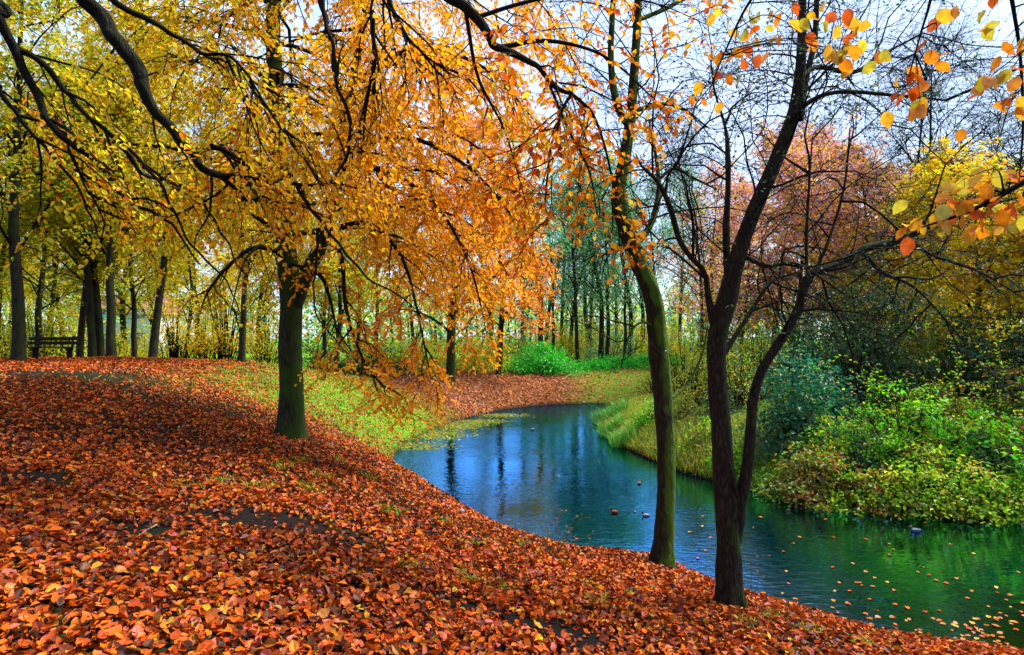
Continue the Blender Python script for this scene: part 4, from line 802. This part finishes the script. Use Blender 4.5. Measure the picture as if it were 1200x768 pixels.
xf = -9 + 19 * rng.random(16000); yf = 27 + 12 * rng.random(16000); df = shore_d(xf, yf); k = (df > .1) & (rng.random(len(xf)) < 1 - .6 * grass_w(xf, yf, df)); 
x = np.r_[x, xf[k]]; y = np.r_[y, yf[k]]; d = np.r_[d, df[k]]
z = gz(x, y, d); e_ = .05
gxn = (gz(x + e_, y) - z) / e_; gyn = (gz(x, y + e_) - z) / e_
M = len(x); print("fallen leaves", M)
up = nrmz(np.stack([-gxn, -gyn, np.ones(M)], -1)); nm = nrmz(up + rng.normal(0, .46, (M, 3)))
ax = rng.normal(0, 1, (M, 3)); ax = nrmz(ax - nm * (ax * nm).sum(1, keepdims=True))
size = .05 * np.clip(np.exp(rng.normal(0, .30, M)), .45, 1.75) * (1 + .3 * ss(8, 18, y) + .9 * ss(24, 28, y))
pos = np.stack([x, y, z + .005 + .045 * rng.random(M) ** 1.4], -1) - ax * size[:, None] * .5
col_, ck = pick(P_FALL, M, .22)
wetp = (lownoise(x, y, 1.1, 7.) + .5 * lownoise(x, y, 3.7, 2.) + rng.normal(0, .35, M) > .62)[:, None]
col_ = np.where(wetp, col_ * np.array([.50, .46, .6]) + np.array([.008, .003, .002]), col_)
dry = (lownoise(x, y, .7, 1.3) + rng.normal(0, .4, M) > .5)[:, None]; col_ = np.where(dry & ~wetp, col_ * np.array([1.2, 1.15, 1.0]), col_)
far_ = ss(23, 28, y)[:, None]; pk, _ = pick([(2, .42, .16, .10), (2, .52, .16, .03), (1, .30, .10, .06)], M); col_ = col_ * (1 - far_) + pk * far_
# the 300 that show largest become individuals
dist = np.sqrt(x ** 2 + y ** 2 + (z - CAMZ) ** 2); u = CX + F * x / y; v = HY + F * (CAMZ - z) / y
vis = (u > 4) & (u < 1196) & (v < 764) & (y < 6); score = np.where(vis, size / dist, 0) + .002 * (pos[:, 2] - z > .02) * vis
top = np.argsort(-score)[:300]; rest = np.ones(M, bool); rest[top] = False
bag = Bag(); nr = rest & (y < 8.5); fr_ = rest & (y >= 8.5)
V, f, k = leaf_geo(pos[nr], ax[nr], nm[nr], size[nr], size[nr] * .68, .2, True); bag.add(V, f, np.repeat(col_[nr], k, 0))
V, f, k = leaf_geo(pos[fr_], ax[fr_], nm[fr_], size[fr_], size[fr_] * .7, .16); bag.add(V, f, np.repeat(col_[fr_], k, 0))
obj("leaf_litter", bag.mesh("leaf_litter"), M_DRY, kind="stuff", label="carpet of fallen orange and rust beech leaves on the slope", cat="leaves")
CN = ["orange", "rust red", "pale tan", "dark brown", "yellow"]; CMAP = [0, 1, 2, 1, 3, 4, 2]; FP = {}
from mathutils import Matrix
for i in top:
    c_ = CMAP[ck[i]]; key = (int(rng.integers(0, 5)), c_)
    if key not in FP: FP[key] = big_leaf(key[0], c_, FALLCOL)
    o = obj("fallen_leaf", FP[key], label="loose %s beech leaf lying on top of the leaf carpet" % CN[c_], cat="leaf", group="loose %s leaves on the leaf carpet" % CN[c_])
    a_ = Vector(ax[i]); n_ = Vector(nm[i]); s_ = a_.cross(n_); s = float(size[i])
    mt = Matrix((s_, a_, n_)).transposed().to_4x4() @ Matrix.Diagonal((s, s, s, 1)); p_ = Vector(pos[i]); p_.z += .006
    o.matrix_world = Matrix.Translation(p_) @ mt
# floating leaves on the pond
fl = []
for cxp, cyp, sx, sy, n in ((1130, 738, 40, 13, 46), (1020, 722, 22, 8, 16), (1180, 722, 25, 14, 22), (1090, 690, 70, 22, 14), (980, 690, 60, 30, 20), (1000, 640, 120, 22, 22), (830, 620, 20, 20, 8), (1080, 745, 60, 8, 16), (640, 540, 80, 40, 8)):
    for _ in range(n): fl.append((cxp + rng.normal(0, sx), cyp + rng.normal(0, sy)))
for (u_, v_) in fl:
    if v_ < 478: continue
    X_, Y_ = SH(u_, v_)
    if shore_d(np.array([X_]), np.array([Y_]))[0] > -.08: continue
    c_ = int(rng.choice(5, p=[.42, .16, .28, .02, .12])); key = (int(rng.integers(0, 5)), c_)
    if key not in FP: FP[key] = big_leaf(key[0], c_, FALLCOL)
    o = obj("floating_leaf", FP[key], label="%s leaf floating on the pond water" % CN[c_], cat="leaf", group="%s leaves floating on the pond" % CN[c_])
    s = .062 * (.7 + .6 * rng.random()); o.scale = (s, s, s); o.location = (X_, Y_, .006); o.rotation_euler = (rng.normal(0, .12), rng.normal(0, .12), rng.random() * 6.28)

# ------------------------------------------------------------------ bench
M_WOOD = plain_mat("weathered_bench_wood", (.022, .017, .012), (.008, .007, .006), .85, 6, .3, (.4, 6, 6)); M_IRON = plain_mat("dark_bench_support", (.016, .015, .014), (.008, .008, .008), .8, 12, .2)
def boxes(name, specs, bev=.006):
    import bmesh
    bm = bmesh.new()
    for (c, s, rx) in specs:
        m4 = Matrix.Translation(c) @ Matrix.Rotation(rx, 4, 'X') @ Matrix.Diagonal((*s, 1)); bmesh.ops.create_cube(bm, size=1, matrix=m4)
    if bev: bmesh.ops.bevel(bm, geom=bm.edges[:], offset=bev, segments=1, affect='EDGES')
    me = bpy.data.meshes.new(name); bm.to_mesh(me); bm.free(); return me
bp_ = at_px(62, 20.2); bench = empty("park_bench", tuple(bp_), label="old dark wooden park bench on the crest of the slope", cat="bench"); bench.rotation_euler = (0, 0, .22); bench.scale = (.9, .9, .9)
for k, yy in enumerate((-.2, -.07, .06)): obj("seat_slat", boxes("seat_slat", [((0, yy, .445), (1.75, .11, .04), 0)]), M_WOOD, bench)
for k, (yy, zz) in enumerate(((.175, .60), (.215, .755))): obj("back_slat", boxes("back_slat", [((0, yy, zz), (1.75, .035, .125), -.25)]), M_WOOD, bench)
for s_ in (-.55, .55):
    obj("support", boxes("support", [((s_, -.03, .12), (.14, .16, .40), 0), ((s_, -.06, .37), (.12, .40, .11), 0), ((s_, -.03, -.02), (.2, .30, .10), 0)], .012), M_IRON, bench)
    obj("back_post", boxes("back_post", [((s_, .205, .60), (.07, .05, .52), -.25)]), M_IRON, bench)

# ------------------------------------------------------------------ water birds
def duck(px, py, label, body, head, face, s=1.):
    x_, y_ = SH(px, py); r = empty("water_bird", (x_, y_, 0), label=label, cat="bird"); r.rotation_euler = (0, 0, face); r.scale = (s, s, s)
    # body loft along +x is the head end
    st = [(-.125, .045, .004, .004), (-.11, .042, .016, .010), (-.08, .030, .038, .026), (-.03, .024, .052, .040), (.03, .022, .052, .042), (.07, .026, .040, .036), (.095, .036, .022, .026), (.105, .046, .006, .010)]
    V = []; S = 12
    for (x0, z0, w, h) in st:
        for j in range(S): a = 6.2832 * j / S; V.append((x0, w * math.cos(a), z0 + h * math.sin(a)))
    idx = np.arange(len(st) * S).reshape(len(st), S); a, b = idx[:-1], idx[1:]; f = np.stack([a, np.roll(a, -1, 1), np.roll(b, -1, 1), b], -1).reshape(-1, 4)
    obj("body", mesh_np("bird_body", np.array(V), [f, idx[:1], idx[-1:, ::-1]], None, True), body, r)
    q = np.array([[.07, 0, .045, .024], [.088, 0, .075, .018], [.096, 0, .10, .021], [.108, 0, .115, .023], [.122, 0, .113, .016], [.130, 0, .110, .006]])
    h_ = obj("head", trunk_mesh("bird_head", q, 14, 10, 0), head, r)
    obj("bill", trunk_mesh("bird_bill", np.array([[.125, 0, .109, .008], [.145, 0, .104, .007], [.16, 0, .102, .003]]), 6, 6, 0), M_BILL, h_)
    for s2 in (-1, 1): obj("wing", trunk_mesh("bird_wing", np.array([[.05, s2 * .046, .05, .012], [0, s2 * .052, .052, .018], [-.06, s2 * .036, .052, .014], [-.115, s2 * .012, .058, .004]]), 10, 8, 0), body, r)
M_BILL = plain_mat("bird_bill", (.30, .2, .05)); M_BR = plain_mat("brown_plumage", (.30, .10, .045), (.12, .045, .022), .8, 60); M_WH = plain_mat("pale_plumage", (.36, .35, .38), (.16, .16, .19), .8, 40); M_DK = plain_mat("dark_plumage", (.02, .02, .025), (.01, .01, .012), .6, 40)
M_GY = plain_mat("grey_plumage", (.16, .20, .28), (.07, .09, .13), .8, 50)
duck(720, 601, "reddish brown water bird swimming near the mossy alder", M_BR, M_DK, 2.7, .65)
duck(757, 605, "white and dark water bird swimming beside the mossy trunk", M_WH, M_DK, 2.9, .62)
duck(749, 567, "small brown water bird further out in front of the grassy point", M_BR, M_BR, 1.2, .6)
duck(1073, 623, "grey water bird floating below the bramble bank", M_GY, M_GY, 3.0, .75)
duck(624, 504, "tiny dark and white water bird at the far end of the pond", M_WH, M_DK, 2.2, .8)

# ------------------------------------------------------------------ sticks, dead weeds, stones
def stick(label, pts, r, mat=M_TWIG, name="fallen_stick"):
    p = np.array([list(hit(*q) + [0, 0, .02 + k * .004]) + [r * (1 - .12 * k)] for k, q in enumerate(pts)]); root = p[0, :3].copy(); q = p.copy(); q[:, :3] -= root
    o = obj(name, trunk_mesh(name, q, 24, 7, .14, seed=r * 900), mat, label=label, cat="stick"); o.location = root; return o
stick("short thick dark stick lying on the bare patch of soil", [(178, 640), (195, 637), (215, 635), (234, 633)], .020)
stick("thin dark twig lying among leaves below the mossy alder", [(712, 738), (735, 739), (755, 742), (778, 746)], .009)
stick("pale bent twig beside the short thick stick", [(162, 632), (172, 625), (184, 619)], .007, M_PALEBARK)
def weed(label, px, py, n, h, spread, leafy, name="dead_weed", group=None):
    a = hit(px, py); root = empty(name, tuple(a), label=label, cat="plant", group=group); bw, bl = Bag(), Bag()
    S = np.c_[rng.normal(0, .05, (n, 2)), np.full(n, -.02)]; D = np.c_[rng.normal(0, spread, (n, 2)), np.ones(n)]
    St = vgrow(S, D, h * (.5 + .8 * rng.random(n)), 6, .12, .05); bw.tubes(St, np.full(n, .004), np.full(n, .0015), 4)
    p, d, t, _ = spawn(St, 5, .3, 1., .7, .2, .3); T = vgrow(p, d, h * .25 * (.5 + rng.random(len(p))), 3, .2, 0); bw.tubes(T, np.full(len(p), .002), np.full(len(p), .001), 3)
    obj("stem", bw.mesh(name + "_stem", True), M_WEED, root, kind="stuff")
    if leafy: twig_leaves(bl, T, leafy, .03, [(2, .10, .06, .015), (1, .16, .16, .02), (1, .30, .12, .02)], .2, .3, .6); obj("foliage", bl.mesh(name + "_foliage"), M_LEAF, root, kind="stuff")
weed("dark straggly dead weed on the shore in front of the blue water", 645, 655, 14, .55, .55, 2)
weed("thin yellow sapling rising beside the forked alder at the shore", 880, 700, 2, .62, .06, 2, "shore_sapling")
weed("grey leafless sapling beside the forked alder at the shore", 893, 699, 2, .72, .08, 0, "shore_sapling")
for i, px in enumerate((795, 806, 815, 826, 886, 902)): weed("thin dark upright shoots growing on the bank between the alders", px, 543 + (px - 795) * .2, 9, 1.6, .12, 1, "upright_shoots", "upright shoots between the alders")
def stone(label, px, py, s, mat):
    a = hit(px, py); r = np.random.default_rng(px); u = np.linspace(0, np.pi, 8); v = np.arange(10) * .6283; U, Vv = np.meshgrid(u, v, indexing='ij')
    P = np.stack([np.sin(U) * np.cos(Vv), np.sin(U) * np.sin(Vv) * .7, np.cos(U) * .5], -1); P *= (1 + .16 * np.sin(3 * Vv + px) * np.sin(2 * U))[..., None] * s
    idx = np.arange(80).reshape(8, 10); a_, b_ = idx[:-1], idx[1:]; f = np.stack([a_, b_, np.roll(b_, -1, 1), np.roll(a_, -1, 1)], -1).reshape(-1, 4)
    o = obj("stone", mesh_np("stone", P.reshape(-1, 3), f, None, True), mat, label=label, cat="stone"); o.location = a + [0, 0, s * .25]
M_STONE = plain_mat("pale_stone", (.50, .48, .52), (.28, .27, .30), .8, 14, .3); M_STONE2 = plain_mat("blue_grey_stone", (.22, .28, .42), (.12, .15, .22), .7, 14, .3)
stone("blue grey stone at the waterline behind the forked alder", 894, 573, .10, M_STONE2); stone("pale elongated stone at the waterline below the first brambles", 995, 588, .12, M_STONE)
stone("blue grey stone at the waterline under the middle brambles", 1097, 600, .07, M_STONE2); stone("rounded pinkish white stone at the waterline of the bramble bank", 1190, 612, .08, M_STONE)
stone("pale flat stone lying on the leafy shore near the dead weed", 540, 600, .065, M_STONE2); stone("small bluish stone in the leaves beside the shore below the forked alder", 979, 752, .045, M_STONE2)

# ------------------------------------------------------------------ buildings beyond the trees, far wood
M_WALL = plain_mat("rendered_wall", (.62, .64, .70), (.54, .56, .62), .9, 3); M_ROOF = plain_mat("tiled_roof", (.36, .15, .10), (.26, .10, .07), .85, 5); M_GLASS = plain_mat("window_glass", (.05, .09, .16), (.03, .05, .09), .08, 2); M_FRAME = plain_mat("window_frame", (.75, .75, .75), None, .6, 3)
def house(label, px, Y, w, dpt, h, rh, roofm, rows, cols):
    a = at_px(px, Y); r = empty("house", tuple(a), label=label, cat="house")
    obj("wall", boxes("house_wall", [((0, 0, h / 2), (w, dpt, h), 0)], 0), M_WALL, r)
    o_ = .35; V = np.array([(-w / 2 - o_, -dpt / 2 - o_, h), (w / 2 + o_, -dpt / 2 - o_, h), (w / 2 + o_, dpt / 2 + o_, h), (-w / 2 - o_, dpt / 2 + o_, h), (-w / 2 - o_, 0, h + rh), (w / 2 + o_, 0, h + rh)]); V[:, 2] += .01
    rf = obj("roof", mesh_np("house_roof", V, [np.array([[0, 1, 5, 4], [2, 3, 4, 5], [0, 3, 2, 1]]), np.array([[0, 4, 3], [1, 2, 5]])]), roofm, r)
    obj("chimney", boxes("chimney", [((w * .25, .3, h + rh * .9), (.6, .6, 1.4), 0)], 0), M_ROOF, rf)
    for i in range(rows):
        for j in range(cols):
            cx = -w / 2 + w * (j + .5) / cols; cz = .9 + 1.0 + i * 2.7
            if i == 0 and j == cols // 2: obj("door", boxes("door", [((cx, -dpt / 2 - .03, 1.05), (1.0, .08, 2.1), 0)], 0), M_ROOF, r); continue
            fr = obj("window", boxes("window", [((cx, -dpt / 2 - .03, cz), (1.35, .08, 1.35), 0)], 0), M_FRAME, r)
            for s2 in (-.31, .31): obj("pane", boxes("pane", [((cx + s2, -dpt / 2 - .075, cz), (.54, .02, 1.15), 0)], 0), M_GLASS, fr)
house("pale house with red roof glimpsed beyond the trunks past the bench", 152, 72, 9, 7, 4.6, 2.2, M_ROOF, 2, 4)
house("long low pale house glimpsed behind the slender trees", 722, 96, 11, 7, 3.6, 2.2, M_STONE, 1, 4)
bw, bl = Bag(), Bag(); n = 230
ang = np.linspace(-1.05, 1.05, n) + rng.normal(0, .02, n); R_ = 84 + 40 * rng.random(n); S = np.c_[R_ * np.sin(ang), R_ * np.cos(ang), np.full(n, 1.3)]; Hh = 7 + 6 * rng.random(n)
St = vgrow(S, np.c_[np.zeros((n, 2)), np.ones(n)], Hh, 6, .05, 0); bw.tubes(St, np.full(n, .25), np.full(n, .04), 5)
p, d, t, _ = spawn(St, 9, .2, 1., .9, .1, .5); Bs = vgrow(p, d, 2.4 * (.6 + .7 * rng.random(len(p))), 4, .15, .05); bw.tubes(Bs, np.full(len(p), .06), np.full(len(p), .015), 4)
twig_leaves(bl, Bs, 24, .44, P_BGRN + P_YGRN + [(1.2, .6, .25, .03)], .1, .2, .8, scat=.55)
# low scrub at its foot
n = 26000; an = rng.uniform(-1.1, 1.1, n); rr = rng.uniform(78, 90, n); q = np.c_[rr * np.sin(an), rr * np.cos(an), 1.3 + 6.5 * rng.random(n) ** 1.4]
L_ = .5 * (.5 + rng.random(n)); V, f, k = leaf_geo(q, rng.normal(0, 1, (n, 3)), rng.normal(0, 1, (n, 3)), L_, L_ * .7); c, _ = pick(P_BGRN + P_BGRN + P_YGRN + P_DARKG, n); bl.add(V, f, np.repeat(c, k, 0))
fw = empty("distant_wood", (0, 0, 0), label="far off wood closing the view beyond the park", cat="wood", kind="stuff")
obj("branchwork", bw.mesh("wood_branchwork", True), M_TWIG, fw, kind="stuff"); obj("crown", bl.mesh("wood_crown"), M_LEAF, fw, kind="stuff")
print("objects", len(bpy.data.objects), "tris", sum(len(m.loops) - 2 * len(m.polygons) for m in bpy.data.meshes))
